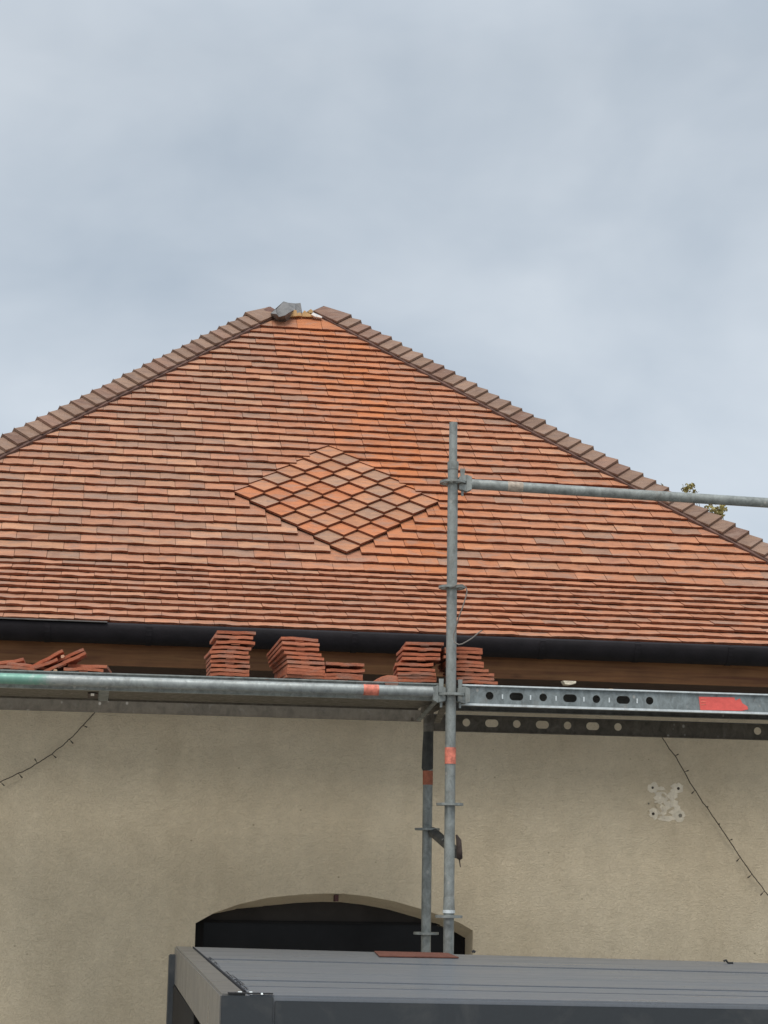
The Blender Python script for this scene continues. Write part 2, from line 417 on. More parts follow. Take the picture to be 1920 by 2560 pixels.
# roof profile -------------------------------------------------------------
A1, A2 = 0.73592792, 0.50373648
EXP = 0.09235301                             # course exposure
TW = 0.178                                   # tile pitch along a course
RX0 = -0.30605887; RY0 = 9.42580718; RZ0 = H0 + 1.22716787
KINK = 10
APX, APY = 1.335, 12.975                      # plan position where the hips meet
HS = 1.082                                   # plan slope of the hips
def prof(v):
    lo = min(v, KINK) * EXP; hi = max(v - KINK, 0) * EXP
    return RY0 + lo * cos(A2) + hi * cos(A1), RZ0 + lo * sin(A2) + hi * sin(A1)
def ang(v): return A2 if v < KINK else A1
def rp(x, v, h=0.0):
    y, z = prof(v); a = ang(v); return Vector((x, y - sin(a) * h, z + cos(a) * h))
def hipx(y, side): return APX + side * HS * (APY - y)

# sarking under the tiles, with the other three slopes
d = MB(); off = -0.045
def ring(v):
    y, z = prof(v); hw = HS * (APY - y); yb = 21.9 + (RY0 - y); return [(APX - hw, y, z + off), (APX + hw, y, z + off), (APX + hw, yb, z + off), (APX - hw, yb, z + off)]
r0, r1 = ring(0), ring(KINK)
zr = prof(46.6)[1] + off
rf, rb = (APX, APY - .10, zr), (APX, 18.5, zr)
vs = r0 + r1 + [rf, rb]
d.add(vs, [(0, 1, 5, 4), (1, 2, 6, 5), (2, 3, 7, 6), (3, 0, 4, 7), (4, 5, 8), (5, 6, 9, 8), (6, 7, 9), (7, 4, 8, 9)])
d.build('roof_deck', 'underlay', house)
# tiled side and rear slopes (out of sight from here), simple coursed sheets
sl = MB()
for side in (-1, 1):
    for k in range(0, 46):
        y0, z0 = prof(k); y1, z1 = prof(k + 1)
        xa = hipx(y0, side); xb = hipx(y1, side); yb0 = 21.9 + RY0 - y0; yb1 = 21.9 + RY0 - y1
        A = (xa, y0 + .02, z0 + .004); B = (xa, yb0, z0 + .004); Cc = (xb, yb1, z1 - .010); D = (xb, y1 + .02, z1 - .010)
        E_ = (xa, y0 + .02, z0 - .012); F_ = (xa, yb0, z0 - .012)
        t = (0.40 + rnd.uniform(-.04, .04), 0.2, 0.125)
        sl.add([A, B, Cc, D], [(0, 1, 2, 3) if side > 0 else (3, 2, 1, 0)], tint=t); sl.add([A, B, F_, E_], [(0, 1, 2, 3)], tint=t)
o = sl.build('side_slope_tiles', 'clay_attr', house); o['kind'] = 'stuff'

# tile tints ---------------------------------------------------------------
def tint(x, v, r, near=None):
    orange = math.exp(-((x - (1.82 - 0.012 * (v - 20))) / 0.40) ** 2) * (1.0 if v > 9 else .5)
    orange = min(1, orange * r.uniform(.45, 1.1))
    orange = max(orange, 0.15 if x > 2.2 else 0)
    var = 1.0 if x < 0.5 else max(0.30, 1 - (x - 0.5) * 0.9)
    if v < 9: var *= 0.45
    p = r.random()
    sal = (0.410, 0.187, 0.107); ora = (0.470, 0.166, 0.066); pale = (0.440, 0.232, 0.140); grey = (0.335, 0.190, 0.126); pink = (0.365, 0.176, 0.110)
    c = sal
    if p < 0.22 * var: c = grey
    elif p < 0.50 * var: c = pale
    elif p < 0.50 * var + 0.16: c = pink
    if x < 0.9:
        w0 = min(.55, (0.9 - x) * .7); c = tuple(a * (1 - w0) + b * w0 for a, b in zip(c, (0.415, 0.212, 0.134))) if c in (sal, pink) else c
    if c is not grey or orange > .5: c = tuple(a * (1 - orange) + b * orange for a, b in zip(c, ora))
    if v < 9: c = tuple(a * .65 + b * .35 for a, b in zip(c, sal))
    k = r.uniform(0.90, 1.09)
    return tuple(a * k for a in c)

def clip(poly, a, b, c):
    """keep a*x + b*y <= c"""
    out = []
    for i in range(len(poly)):
        p, q_ = poly[i], poly[(i + 1) % len(poly)]
        dp = a * p[0] + b * p[1] - c; dq = a * q_[0] + b * q_[1] - c
        if dp <= 0: out.append(p)
        if (dp < 0 < dq) or (dq < 0 < dp):
            t = dp / (dp - dq); out.append((p[0] + (q_[0] - p[0]) * t, p[1] + (q_[1] - p[1]) * t))
    return out

GR, TH = 0.185, 0.0135
LT = 2.6 * EXP
class Shape:
    def __init__(s, r):
        s.ph = [r.uniform(0, 6.28) for _ in range(4)]; s.am = [r.uniform(.0007, .0024), r.uniform(.0005, .0014)]
        s.yj = [r.uniform(-.0020, .0020) for _ in range(7)]
        s.cam = r.uniform(-.0018, .0022); s.lft = (r.uniform(-.0008, .0010), r.uniform(-.0008, .0010))
    def z(s, x, w_):
        t = x / w_
        return (s.am[0] * sin(5.2 * t + s.ph[0]) + s.am[1] * sin(11 * t + s.ph[1]) + s.cam * (1 - (2 * t - 1) ** 2) + s.lft[0] * (1 - t) + s.lft[1] * t)
def tile_poly(w_, length, shp, segs=6):
    pts = [(w_ * i / segs, shp.yj[i]) for i in range(segs + 1)]
    return pts + [(w_, length), (0, length)]
def tile_mesh(mb, poly, w_, shp, M_=None, tnt=None, h0=0.006, gr=None):
    gr = GR if gr is None else gr
    top = []; bot = []
    for x, y in poly:
        fall = max(0.0, 1 - y / .16)
        zt_ = h0 - gr * y + shp.z(min(max(x, 0), w_), w_) * fall
        top.append(Vector((x, y, zt_))); bot.append(Vector((x, y + .001, zt_ - TH)))
    k = len(top); vs = top + bot
    if M_: vs = [M_ @ p_ for p_ in vs]
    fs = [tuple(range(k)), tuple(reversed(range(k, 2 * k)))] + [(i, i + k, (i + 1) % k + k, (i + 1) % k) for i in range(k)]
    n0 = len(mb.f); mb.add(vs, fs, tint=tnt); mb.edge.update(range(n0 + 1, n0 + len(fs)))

shapes = [Shape(rnd) for _ in range(14)]
widths = [TW, TW * 0.76, TW * .5]
mesh_cache = {}
def shared_mesh(wi, si):
    if (wi, si) not in mesh_cache:
        mb = MB(); w_ = widths[wi] - 0.0022
        tile_mesh(mb, tile_poly(w_, LT, shapes[si]), w_, shapes[si]); mesh_cache[(wi, si)] = mb.mesh('roof_tile', 'clay_object')
    return mesh_cache[(wi, si)]

# the lozenge panel: centre and half diagonal measured along the slope
DXC, DVC = 1.385, 18.90
XR = 0.962
DH = 7 * EXP
records = []
NROW = 45
for k in range(0, NROW):
    yk, zk = prof(k); a = ang(k); r = random.Random(1000 + k)
    xl = hipx(yk, -1); xr = hipx(yk, 1)
    # walk along the course
    x = RX0 + TW * (0 if k % 2 == 0 else 0.5)
    x -= math.ceil((x - xl) / TW + 1) * TW
    segs = []
    narrow_left = (k >= 15)
    while x < xr:
        wi = 0
        if narrow_left and r.random() < (0.22 if x < 0.6 or k > 34 else 0.05): wi = 1
        segs.append((x, wi)); x += widths[wi]
    length = LT if k < NROW - 1 else (46.5 - k) * EXP
    for (x, wi) in segs:
        pieces = [(None, None)]
        w_ = widths[wi] - 0.0022
        # cut-outs for the lozenge panel
        hw = None; v_up = k - DVC
        if v_up >= -0.3 and (k - DVC) * EXP < DH: mode = 'diag'
        elif v_up < -0.3 and (DVC - (k + 0.95)) * EXP < DH: mode = 'step'; hw = min(DH, DH - (DVC - (k + 0.95)) * EXP) * XR
        else: mode = None
        jobs = []
        shp_i = r.randrange(len(shapes)); shp = shapes[shp_i]
        base = tile_poly(w_, length, shp)
        cut = False
        # hips: in local coordinates x_world = x + px, y_world = yk + py*cos(a)
        P_ = base
        def hclip(P_, side):
            # side*(x+px - APX) <= HS*(APY - yk - py*cos a) - m
            return clip(P_, side, HS * cos(a), HS * (APY - yk) - (0.012 if k < NROW - 1 else -0.03) - side * (x - APX))
        Q = hclip(hclip(P_, 1), -1)
        if Q != P_: cut = True
        if len(Q) < 3: continue
        if mode == 'diag':
            if abs(x + w_ / 2 - DXC) < DH + .2:
                res = []
                for side in (-1, 1):
                    # keep side*(X-DXC) >= DH - (s - sc)   ->  -side*px + -py <= -(DH - (sk-sc)) + side*(x-DXC)
                    c_ = -(DH - (k - DVC) * EXP) + side * (x - DXC) / XR
                    R_ = clip(Q, -side / XR, -1.0, c_)
                    if len(R_) >= 3: res.append(R_)
                # avoid doubling above the tip
                if len(res) == 2:
                    m_ = DXC - x; res = [clip(res[0], 1, 0, m_), clip(res[1], -1, 0, -m_)]
                elif len(res) == 1 and len(res[0]) == len(Q): 
                    jobs = [res[0]]; res = None
                if res is not None: jobs = [j for j in res if len(j) >= 3]; cut = True
            else: jobs = [Q]
        elif mode == 'step':
            res = []
            for side in (-1, 1):
                R_ = clip(Q, -side, 0, -hw + side * (x - DXC))
                if len(R_) >= 3: res.append(R_)
            if len(res) == 1 and len(res[0]) == len(Q): jobs = [Q]
            else: jobs = res; cut = True
        else: jobs = [Q]
        for j in jobs:
            ar = 0
            for i in range(len(j)):
                ar += j[i][0] * j[(i + 1) % len(j)][1] - j[(i + 1) % len(j)][0] * j[i][1]
            if abs(ar) < 0.0006: continue
            cx = sum(p_[0] for p_ in j) / len(j)
            rot = radians(r.uniform(-.22, .22)); lift = max(0, r.gauss(0.0003, 0.0006)); dy = r.gauss(0, .0014)
            if r.random() < .04: lift += r.uniform(.001, .003)
            Mx = Matrix.Translation((x, yk, zk)) @ Matrix.Rotation(a, 4, 'X') @ Matrix.Translation((0, dy, lift)) @ Matrix.Rotation(rot, 4, 'Z')
            sx, sy = project((x + cx, yk, zk))
            vis = -60 < sx < 1980
            size = abs(min(w_, max(p_[0] for p_ in j) - min(p_[0] for p_ in j))) / (yk) ** 2 * sin(a - 0.09) if vis else 0
            jj = j if k == NROW - 1 or cut and len(j) != len(base) or cut else None
            records.append(dict(gr=.06 if k == NROW - 1 else None, k=k, size=size, M=Mx, wi=wi, si=shp_i, poly=jj, w=w_, c=tint(x + cx, k, r), vis=vis))
records.sort(key=lambda q_: -q_['size'])
rest = MB()
for i, q_ in enumerate(records):
    if i < 300:
        if q_['poly'] is None: me = shared_mesh(q_['wi'], q_['si'])
        else:
            mb = MB(); tile_mesh(mb, q_['poly'], q_['w'], shapes[q_['si']], gr=q_['gr']); me = mb.mesh('roof_tile', 'clay_object')
        o = bpy.data.objects.new('roof_tile', me); COL.objects.link(o)
        o.parent = house; o.matrix_parent_inverse = parent_inv(house); o.matrix_basis = q_['M']; o.color = (*q_['c'], 1)
    else:
        poly = q_['poly'] or tile_poly(q_['w'], LT, shapes[q_['si']])
        tile_mesh(rest, poly, q_['w'], shapes[q_['si']], q_['M'], q_['c'], gr=q_['gr'])
o = rest.build('roof_tile_field', 'clay_attr', house); o['kind'] = 'stuff'

# lozenge tiles ------------------------------------------------------------
r = random.Random(5)
for i in range(7):
    for j in range(7):
        # tile (i, j): lower vertex position in (x, s) steps of EXP
        cx = (i - j) * EXP * XR; s0 = -DH + (i + j) * EXP
        vv = DVC + s0 / EXP; yk, zk = prof(vv)
        mb = MB(); e_ = EXP
        yy = [r.uniform(-.001, .001) for _ in range(4)]
        pts = [(0, 0), (e_ * XR, e_), (e_ * .08, 2 * e_ * .97), (-e_ * .08, 2 * e_ * .97), (-e_ * XR, e_)]
        hh = 0.015
        gl = 0.175
        top = [Vector((a_, b_, hh - gl * b_ + r.uniform(-.0008, .0008))) for a_, b_ in pts]; bot = [Vector((t_.x, t_.y + .0005, t_.z - TH)) for t_ in top]
        K_ = len(top)
        mb.add(top + bot, [tuple(range(K_)), tuple(reversed(range(K_, 2 * K_)))] + [(n_, n_ + K_, (n_ + 1) % K_ + K_, (n_ + 1) % K_) for n_ in range(K_)])
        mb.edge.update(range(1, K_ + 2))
        me = mb.mesh('lozenge_tile', 'clay_object')
        o = bpy.data.objects.new('lozenge_tile', me); COL.objects.link(o); o.parent = house; o.matrix_parent_inverse = parent_inv(house)
        o.matrix_basis = Matrix.Translation((DXC + cx, yk, zk)) @ Matrix.Rotation(A1, 4, 'X') @ Matrix.Translation((0, 0, r.uniform(0, .001))) @ Matrix.Rotation(radians(r.uniform(-.4, .4)), 4, 'Z')
        pr = r.random(); c = (0.43, 0.200, 0.108) if pr < .50 else (0.365, 0.210, 0.135) if pr < .74 else (0.455, 0.172, 0.080)
        kk = r.uniform(.9, 1.1); o.color = (*[q_ * kk for q_ in c], 1)

# hip caps -----------------------------------------------------------------
def hip_pt(side, v, h=0.0):
    y, z = prof(v); return Vector((hipx(y, side), y, z + h))
r = random.Random(21)
for side in (-1, 1):
    # polyline length along the hip
    vtop = 47.5 if side > 0 else 46.7
    step = 0.104
    def hip_len(v0, v1): return (hip_pt(side, v1) - hip_pt(side, v0)).length
    v = vtop; first = True
    dl = hip_len(20, 21); dl2 = hip_len(4, 5)
    strip = MB()
    cuts = [vtop]
    while v > 0:
        L_ = (0.225 if first else step); first = False
        v -= L_ / (dl if v > KINK else dl2); cuts.append(max(v, 0))
    for n_, (va, vb) in enumerate(zip(cuts, cuts[1:])):      # va upper, vb lower
        aa = ang(vb); a_, b_ = hip_pt(side, va), hip_pt(side, vb); t = (a_ - b_).normalized()
        nf = Vector((0, -sin(aa), cos(aa)))                   # front slope normal
        ns = Vector((side * sin(aa), 0, cos(aa)))             # side slope normal
        perp_f = t.cross(nf); perp_f *= (-1 if (perp_f.x * side) > 0 else 1); perp_f.normalize()
        perp_s = t.cross(ns); perp_s *= (-1 if perp_s.y < 0 else 1); perp_s.normalize()
        up = Vector((0, 0, 1)); up = (up - t * up.dot(t)).normalized()
        WG = 0.098 if n_ else 0.105
        tail = 0.035
        lo_c = b_ + up * ((0.060 if n_ else .070) + r.uniform(-.0045, .0045)); hi_c = a_ + t * tail + up * (0.034 if n_ else .026)
        jw = r.uniform(-.004, .004)
        def wing(perp, nrm):
            lo_e = b_ + perp * (WG + jw) + nrm * (0.036); hi_e = a_ + t * tail + perp * (WG - .008) + nrm * 0.013
            return lo_c, lo_e, hi_e, hi_c
        mb = MB()
        rad = 0.010
        for perp, nrm in ((perp_f, nf), (perp_s, ns)):
            c0, e0, e1, c1 = wing(perp, nrm)
            # soften the crest: drop the shared crest slightly and add a bevel point
            n_w = (e0 - c0).cross(c1 - c0).normalized(); n_w *= (1 if n_w.z > 0 else -1)
            th = 0.016
            top = [c0, e0, e1, c1]; 
            if (top[1] - top[0]).cross(top[2] - top[0]).dot(n_w) < 0: top.reverse()
            mb.prism(top, n_w, th)
        o = mb.build('hip_cap', 'clay_object', house, bevel=0.0015)
        kk = r.uniform(.80, 1.14); pk = r.random()
        base = (0.250, 0.160, 0.115) if pk < .7 else (0.235, 0.140, 0.102)
        o.color = (*[q_ * kk for q_ in base], 1)
    # dark closure strip under the caps
    for v0, v1 in ((0, KINK), (KINK, 47.0)):
        aa = ang(v0 + .1); a_, b_ = hip_pt(side, v1), hip_pt(side, v0); t = (a_ - b_).normalized(); nf = Vector((0, -sin(aa), cos(aa)))
        ns = Vector((side * sin(aa), 0, cos(aa)))
        pf = t.cross(nf); pf *= (-1 if (pf.x * side) > 0 else 1); ps = t.cross(ns); ps *= (-1 if ps.y < 0 else 1)
        for perp, nrm in ((pf.normalized(), nf), (ps.normalized(), ns)):
            strip.hexa([b_ + nrm * -.02, b_ + perp * .108 + nrm * -.02, a_ + perp * .108 + nrm * -.02, a_ + nrm * -.02,
                        b_ + nrm * .03, b_ + perp * .108 + nrm * .012, a_ + perp * .108 + nrm * .012, a_ + nrm * .03])
    strip.build('hip_closure', 'mortar_dark', house)

# open peak: lead sheet, batten ends, white packing ---------------------------
PY = 12.68
def P(x, y, Y=PY): return onY(x, y, Y)
Z8 = lambda x, y: (660 + x / 7.541, 730 + y / 7.541)
lead = MB()
def pz(x, y, Y): a_, b_ = Z8(x, y); return onY(a_, b_, Y)
LV = [pz(130, 385, 12.60), pz(285, 455, 12.52), pz(400, 425, 12.50), pz(375, 160, 12.86), pz(455, 185, 12.80), pz(545, 335, 12.62), pz(600, 200, 12.92), pz(695, 190, 12.95), pz(720, 330, 12.85), pz(705, 385, 12.74), pz(625, 395, 12.70), pz(590, 330, 12.66), pz(230, 290, 12.74), pz(480, 370, 12.55), pz(240, 400, 12.46)]
lf = [(0, 14, 12), (14, 1, 12), (1, 2, 12), (12, 2, 3), (2, 4, 3), (2, 13, 4), (13, 5, 4), (5, 6, 4), (5, 11, 6), (11, 10, 6), (10, 8, 6), (10, 9, 8), (6, 8, 7)]
LV = [v_ + Vector((0, .02, 0)) for v_ in LV]; lead.add(LV, lf); bk = [v_ + Vector((0.02, 0.12, -0.01)) for v_ in LV]; lead.add(bk, [tuple(reversed(t_)) for t_ in lf])
edge_loop = [0, 3, 4, 6, 7, 8, 9, 10, 11, 5, 13, 2, 1, 14]
for i in range(len(edge_loop)):
    a_, b_ = edge_loop[i], edge_loop[(i + 1) % len(edge_loop)]
    lead.add([LV[a_], LV[b_], bk[b_], bk[a_]], [(0, 1, 2, 3)])
lead.build('ridge_lead', 'lead', house)
def chunk(name, pts, mat, Y, th, par=house):
    mb = MB(); poly = [pz(x, y, Y) for x, y in pts]; k = len(poly)
    nrm = Vector((0, -1, 0.0)); mb.prism(list(reversed(poly)), nrm, th); return mb.build(name, mat, par)
chunk('batten', [(395, 440), (575, 335), (612, 345), (625, 395), (640, 450), (520, 462), (380, 462)], 'timber_pale', 12.66, .10)
chunk('batten', [(628, 450), (632, 400), (660, 385), (705, 395), (712, 455)], 'timber_pale', 12.67, .06)
chunk('batten', [(720, 400), (760, 345), (935, 455), (930, 465), (720, 462)], 'timber_pale', 12.68, .08)
chunk('batten', [(815, 365), (885, 320), (930, 360), (905, 400), (860, 400)], 'timber_pale', 12.95, .08)
chunk('packing_block', [(888, 420), (930, 390), (1000, 425), (990, 465), (960, 462)], 'plaster_white', 12.66, .05)
chunk('packing_block', [(1005, 435), (1030, 430), (1095, 465), (1090, 485), (1000, 470)], 'plaster_white', 12.66, .05)

# gutter, fascia, rafters ---------------------------------------------------
GX0, GX1 = APX - 3.75, APX + 3.75
gut = MB(); GY, GZ, GRr = 9.375, H0 + 1.197, 0.066
prof_pts = []
for i in range(13):
    an = pi + pi * i / 12; prof_pts.append((GY + GRr * cos(an) * .95, GZ + GRr * 1.45 * sin(an) * (0.95)))
prof_pts = [(GY - GRr * .95 + .014, GZ + .002), (GY - GRr * .95 + .007, GZ + .008)] + prof_pts
inner = [(GY + (y_ - GY) * .955, z_ + .003) for y_, z_ in reversed(prof_pts)]
loop = prof_pts + inner; k = len(loop)
vs = [(GX0, y_, z_) for y_, z_ in loop] + [(GX1, y_, z_) for y_, z_ in loop]
gut.add(vs, [(i, (i + 1) % k, (i + 1) % k + k, i + k) for i in range(k)], True)
gutter = gut.build('gutter', 'zinc_dark', house)
for xx in [onY(px_, 1600, 9.32).x for px_ in (110, 365, 880, 1350, 1588, 1820)] + [GX0 + .5, GX1 - .4]:
    mb = MB(); lp = [(y_ + (y_ - GY) * .05, z_ - .003) for y_, z_ in prof_pts]
    for s_ in range(len(lp) - 1):
        (ya, za), (yb, zb) = lp[s_], lp[s_ + 1]; (yc, zc), (yd, zd) = prof_pts[s_ + 1], prof_pts[s_]
        mb.hexa([(xx, ya, za), (xx + .028, ya, za), (xx + .028, yb, zb), (xx, yb, zb), (xx, yd, zd), (xx + .028, yd, zd), (xx + .028, yc, zc), (xx, yc, zc)])
    mb.build('gutter_bracket', 'zinc_dark', gutter)
fs_ = MB(); fs_.box((GX0 + .1, 9.445, H0 + 1.006), (GX1 - .1, 9.475, H0 + 1.165))
fs_.build('fascia_board', 'fascia_wood', house)
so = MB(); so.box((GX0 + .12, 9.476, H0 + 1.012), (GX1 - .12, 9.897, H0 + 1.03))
so.build('soffit', 'eaves_shade', house)  # near-black board colour paints in the deep shade between fascia and wall
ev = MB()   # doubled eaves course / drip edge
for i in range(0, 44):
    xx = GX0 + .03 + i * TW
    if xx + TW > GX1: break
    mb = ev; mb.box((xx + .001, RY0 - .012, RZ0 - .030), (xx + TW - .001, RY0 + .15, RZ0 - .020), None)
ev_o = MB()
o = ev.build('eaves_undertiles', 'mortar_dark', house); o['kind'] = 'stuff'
# strip of flashing just under the bottom course, left part
fl = MB()
pa, pb = onY(0, 1547, 9.33), onY(268, 1556, 9.33)
fl.box((pa.x - .2, 9.30, H0 + 1.206), (pb.x, 9.40, H0 + 1.211)); fl.build('gutter_flashing', 'lead', house)

# scar in the render where a fitting was removed -----------------------------
Z6 = lambda x, y: (1560 + x / 4.608, 1820 + y / 4.608)
def wp(x, y, dy=0.0): a_, b_ = Z6(x, y); return onY(a_, b_, WY - dy)
def blob(cx, cy, rx, ry, rr, n_=18, jit=.18):
    return [(cx + rx * (1 + rr.uniform(-jit, jit)) * cos(2 * pi * i / n_), cy + ry * (1 + rr.uniform(-jit, jit)) * sin(2 * pi * i / n_)) for i in range(n_)]
rr = random.Random(3)
for spec in [(335, 690, 62, 60), (620, 695, 75, 58), (340, 985, 55, 62), (640, 1010, 68, 70), (430, 800, 80, 75), (545, 905, 85, 90), (440, 945, 60, 60), (560, 780, 60, 50), (420, 700, 50, 26), (500, 1040, 110, 32)]:
    pl_ = blob(*spec, rr, 18, .28); mb = MB(); dd = .0015 + .0012 * rr.random()
    pts = [wp(x, y, dd) for x, y in pl_]; mb.prism(list(reversed(pts)), (0, -1, 0), dd)
    mb.build('plaster_patch', 'plaster_patch', house)
for (x, y, rad, mname) in [(330, 688, 15, 'plug_dark'), (627, 697, 17, 'plug_dark'), (338, 988, 17, 'plug_dark'), (648, 1008, 22, 'plug_grey'), (285, 870, 11, 'plug_grey')]:
    mb = MB(); c_ = wp(x, y, .0045); rd = rad / 4.608 * 9.9 / FPX
    pts = [Vector((c_.x + rd * cos(2 * pi * i / 10) * (1 + rr.uniform(-.15, .15)), c_.y, c_.z + rd * sin(2 * pi * i / 10))) for i in range(10)]
    mb.prism(pts, (0, -1, 0), .004); mb.build('wall_plug', mname, house)
for (x0, y0, x1, y1, wd) in [(350, 855, 450, 830, 22), (370, 880, 430, 965, 30), (440, 760, 485, 795, 26), (540, 830, 620, 860, 24), (500, 960, 575, 915, 26), (455, 905, 470, 970, 14)]:
    mb = MB(); dx, dy = x1 - x0, y1 - y0; ll = sqrt(dx * dx + dy * dy); nx, ny = -dy / ll * wd / 2, dx / ll * wd / 2
    pts = [wp(x0 + nx, y0 + ny, .005), wp(x0 - nx, y0 - ny, .005), wp(x1 - nx, y1 - ny, .005), wp(x1 + nx, y1 + ny, .005)]
    mb.prism(list(reversed(pts)), (0, -1, 0), .0025); mb.build('glue_mark', 'plaster_patch' if wd < 25 else 'stucco', house)

# ------------------------------------------------------------------ scaffold
SX, SY, RYY = 1.615, 8.35, 9.06
scaf = empty('scaffold', (SX, SY, 0), 'galvanised tube scaffold with two uprights and a guard rail in front of the roof', 'scaffold')
R_T = 0.02415
ZR = [H0 + 0.80 + 0.5 * i + .005 for i in range(-7, 4)]     # rosette heights, half a metre apart
def rosette(parent, x, y, z):
    mb = MB(); rad = [.0245, .0335, .0525, .0620]; ns = 32; th = .0055
    def cell(r0_, r1_, a0, a1):
        c_ = [(r0_, a0), (r1_, a0), (r1_, a1), (r0_, a1)]
        bt = [Vector((x + q_[0] * cos(q_[1]), y + q_[0] * sin(q_[1]), z - th)) for q_ in c_]; tp = [p_ + Vector((0, 0, 2 * th)) for p_ in bt]
        mb.hexa(bt + tp)
    for i in range(ns):
        a0, a1 = 2 * pi * i / ns, 2 * pi * (i + 1) / ns
        cell(rad[0], rad[1], a0, a1); cell(rad[2] - .0001, rad[3], a0, a1)
        if i % 4 == 0 or i % 4 == 3: cell(rad[1] - .0001, rad[2], a0, a1)
    mb.build('rosette', 'galvanised', parent)
def standard(x, y, ztop, zs, detail=False, mat='galvanised', spig=None):
    mb = MB()
    if spig: mb.tube([(x, y, .02), (x, y, spig - .015), (x, y, spig)], [R_T, R_T, R_T], 20); 
    else: mb.tube([(x, y, .02), (x, y, ztop)], R_T, 20)
    st = mb.build('standard', mat, scaf)
    if spig:
        m2 = MB(); m2.tube([(x, y, spig - .02), (x, y, spig + .004), (x, y, ztop)], [.0205, .0192, .0192], 18); m2.build('spigot', 'galvanised', st)
        m3 = MB(); m3.tube([(x, y, spig - .038), (x, y, spig - .001)], [.0262, .0262], 18); m3.build('collar', 'galvanised', st)
    for z in zs: rosette(st, x, y, z)
    m4 = MB(); m4.box((x - .075, y - .075, 0.001), (x + .075, y + .075, .019)); m4.build('base_plate', 'galvanised', st)
    return st
zf = [z for z in ZR if z < H0 + 1.9]
front = standard(SX, SY, H0 + 2.096, zf, True, 'galvanised', H0 + 1.905)
zrr = [H0 + .207 - .5 * i for i in range(0, 6)]
rear = standard(1.640, RYY, H0 + .80, zrr)
for bx in (-2.57, 2.57):
    standard(SX + bx, SY, H0 + 2.05, zf); standard(1.64 + bx, RYY, H0 + .80, zrr)
# sleeve joint low on the front standard
zj = onY(1125, 2250, SY).z
mb = MB(); mb.tube([(SX, SY, zj - .062), (SX, SY, zj - .05), (SX, SY, zj - .02), (SX, SY, zj + .012), (SX, SY, zj + .014)], [.0245, .0275, .0255, .0250, .0245], 20); mb.build('joint_sleeve', 'galvanised', front)
mb = MB(); mb.tube([(SX, SY, zj - .058), (SX, SY, zj - .044)], [.0281, .0279], 20); mb.build('worn_ring', 'steel_bright', front)
mb = MB(); mb.tube([(SX, SY - .001, onY(1127, 1910, SY).z), (SX, SY - .001, onY(1127, 1869, SY).z)], .0256, 20); mb.build('tape_band', 'tape_orange', front)
# weathered sheath and dull tape on the rear standard
mb = MB(); z0, z1 = onY(1069, 1925, RYY).z, onY(1069, 1829, RYY).z
mb.tube([(1.640, RYY, z0 - .002), (1.637, RYY, z0 + .01), (1.638, RYY, z0 + .09), (1.640, RYY, z1)], [.0245, .0285, .0275, .0252], 14, smooth=False)
mb.build('plastic_sheath', 'sheath_grey', rear)
mb = MB(); mb.tube([(1.640, RYY, onY(1069, 1962, RYY).z), (1.640, RYY, z0 - .004)], .0254, 18); mb.build('tape_band', 'tape_dull', rear)

def wedge_head(parent, c, dr, mat='galvanised'):
    """claw of a ledger gripping the rosette at c, reaching along dr"""
    d_ = Vector(dr).normalized(); s_ = Vector((0, 0, 1)).cross(d_).normalized(); c = Vector(c); u_ = Vector((0, 0, 1))
    mb = MB()
    def seg(r0_, r1_, z0_, z1_, z2_, z3_, w0, w1):
        mb.hexa([c + d_ * r0_ - s_ * w0 + u_ * z0_, c + d_ * r1_ - s_ * w1 + u_ * z2_, c + d_ * r1_ + s_ * w1 + u_ * z2_, c + d_ * r0_ + s_ * w0 + u_ * z0_,
                 c + d_ * r0_ - s_ * w0 + u_ * z1_, c + d_ * r1_ - s_ * w1 + u_ * z3_, c + d_ * r1_ + s_ * w1 + u_ * z3_, c + d_ * r0_ + s_ * w0 + u_ * z1_])
    seg(.027, .062, .006, .030, .006, .040, .016, .020)
    seg(.027, .062, -.030, -.006, -.040, -.006, .016, .020)
    seg(.0621, .088, -.042, .042, -.030, .030, .020, .024)
    hd = mb.build('wedge_head', mat, parent, bevel=.002)
    mb = MB(); cc = c + d_ * .046
    mb.hexa([cc - d_ * .005 - s_ * .0035 + u_ * -.060, cc + d_ * .005 - s_ * .0035 + u_ * -.060, cc + d_ * .005 + s_ * .0035 + u_ * -.060, cc - d_ * .005 + s_ * .0035 + u_ * -.060,
             cc - d_ * .011 - s_ * .0035 + u_ * .072, cc + d_ * .011 - s_ * .0035 + u_ * .072, cc + d_ * .011 + s_ * .0035 + u_ * .072, cc - d_ * .011 + s_ * .0035 + u_ * .072])
    mb.build('wedge', mat, hd)
    return hd
# guard rail to the right
ga, gb = Vector((SX, SY, H0 + 1.803)), Vector((SX + 2.57, SY, H0 + 1.803))
pe = onY(1917, 1257, SY); slope = (pe.z - ga.z) / (pe.x - ga.x)
gb.z = ga.z + slope * 2.57
mb = MB(); dgr = (gb - ga).normalized(); mb.tube([ga + dgr * .082, gb - dgr * .082], R_T, 20); grail = mb.build('guard_rail', 'galvanised', scaf)
wedge_head(grail, ga, dgr); wedge_head(grail, gb, -dgr)
la, lb = onY(1268, 1216, SY), onY(1306, 1218, SY)
mb = MB(); mb.tube([ga + dgr * (la.x - ga.x), ga + dgr * (lb.x - ga.x)], .0249, 20); mb.build('label_remains', 'label_rest', grail)
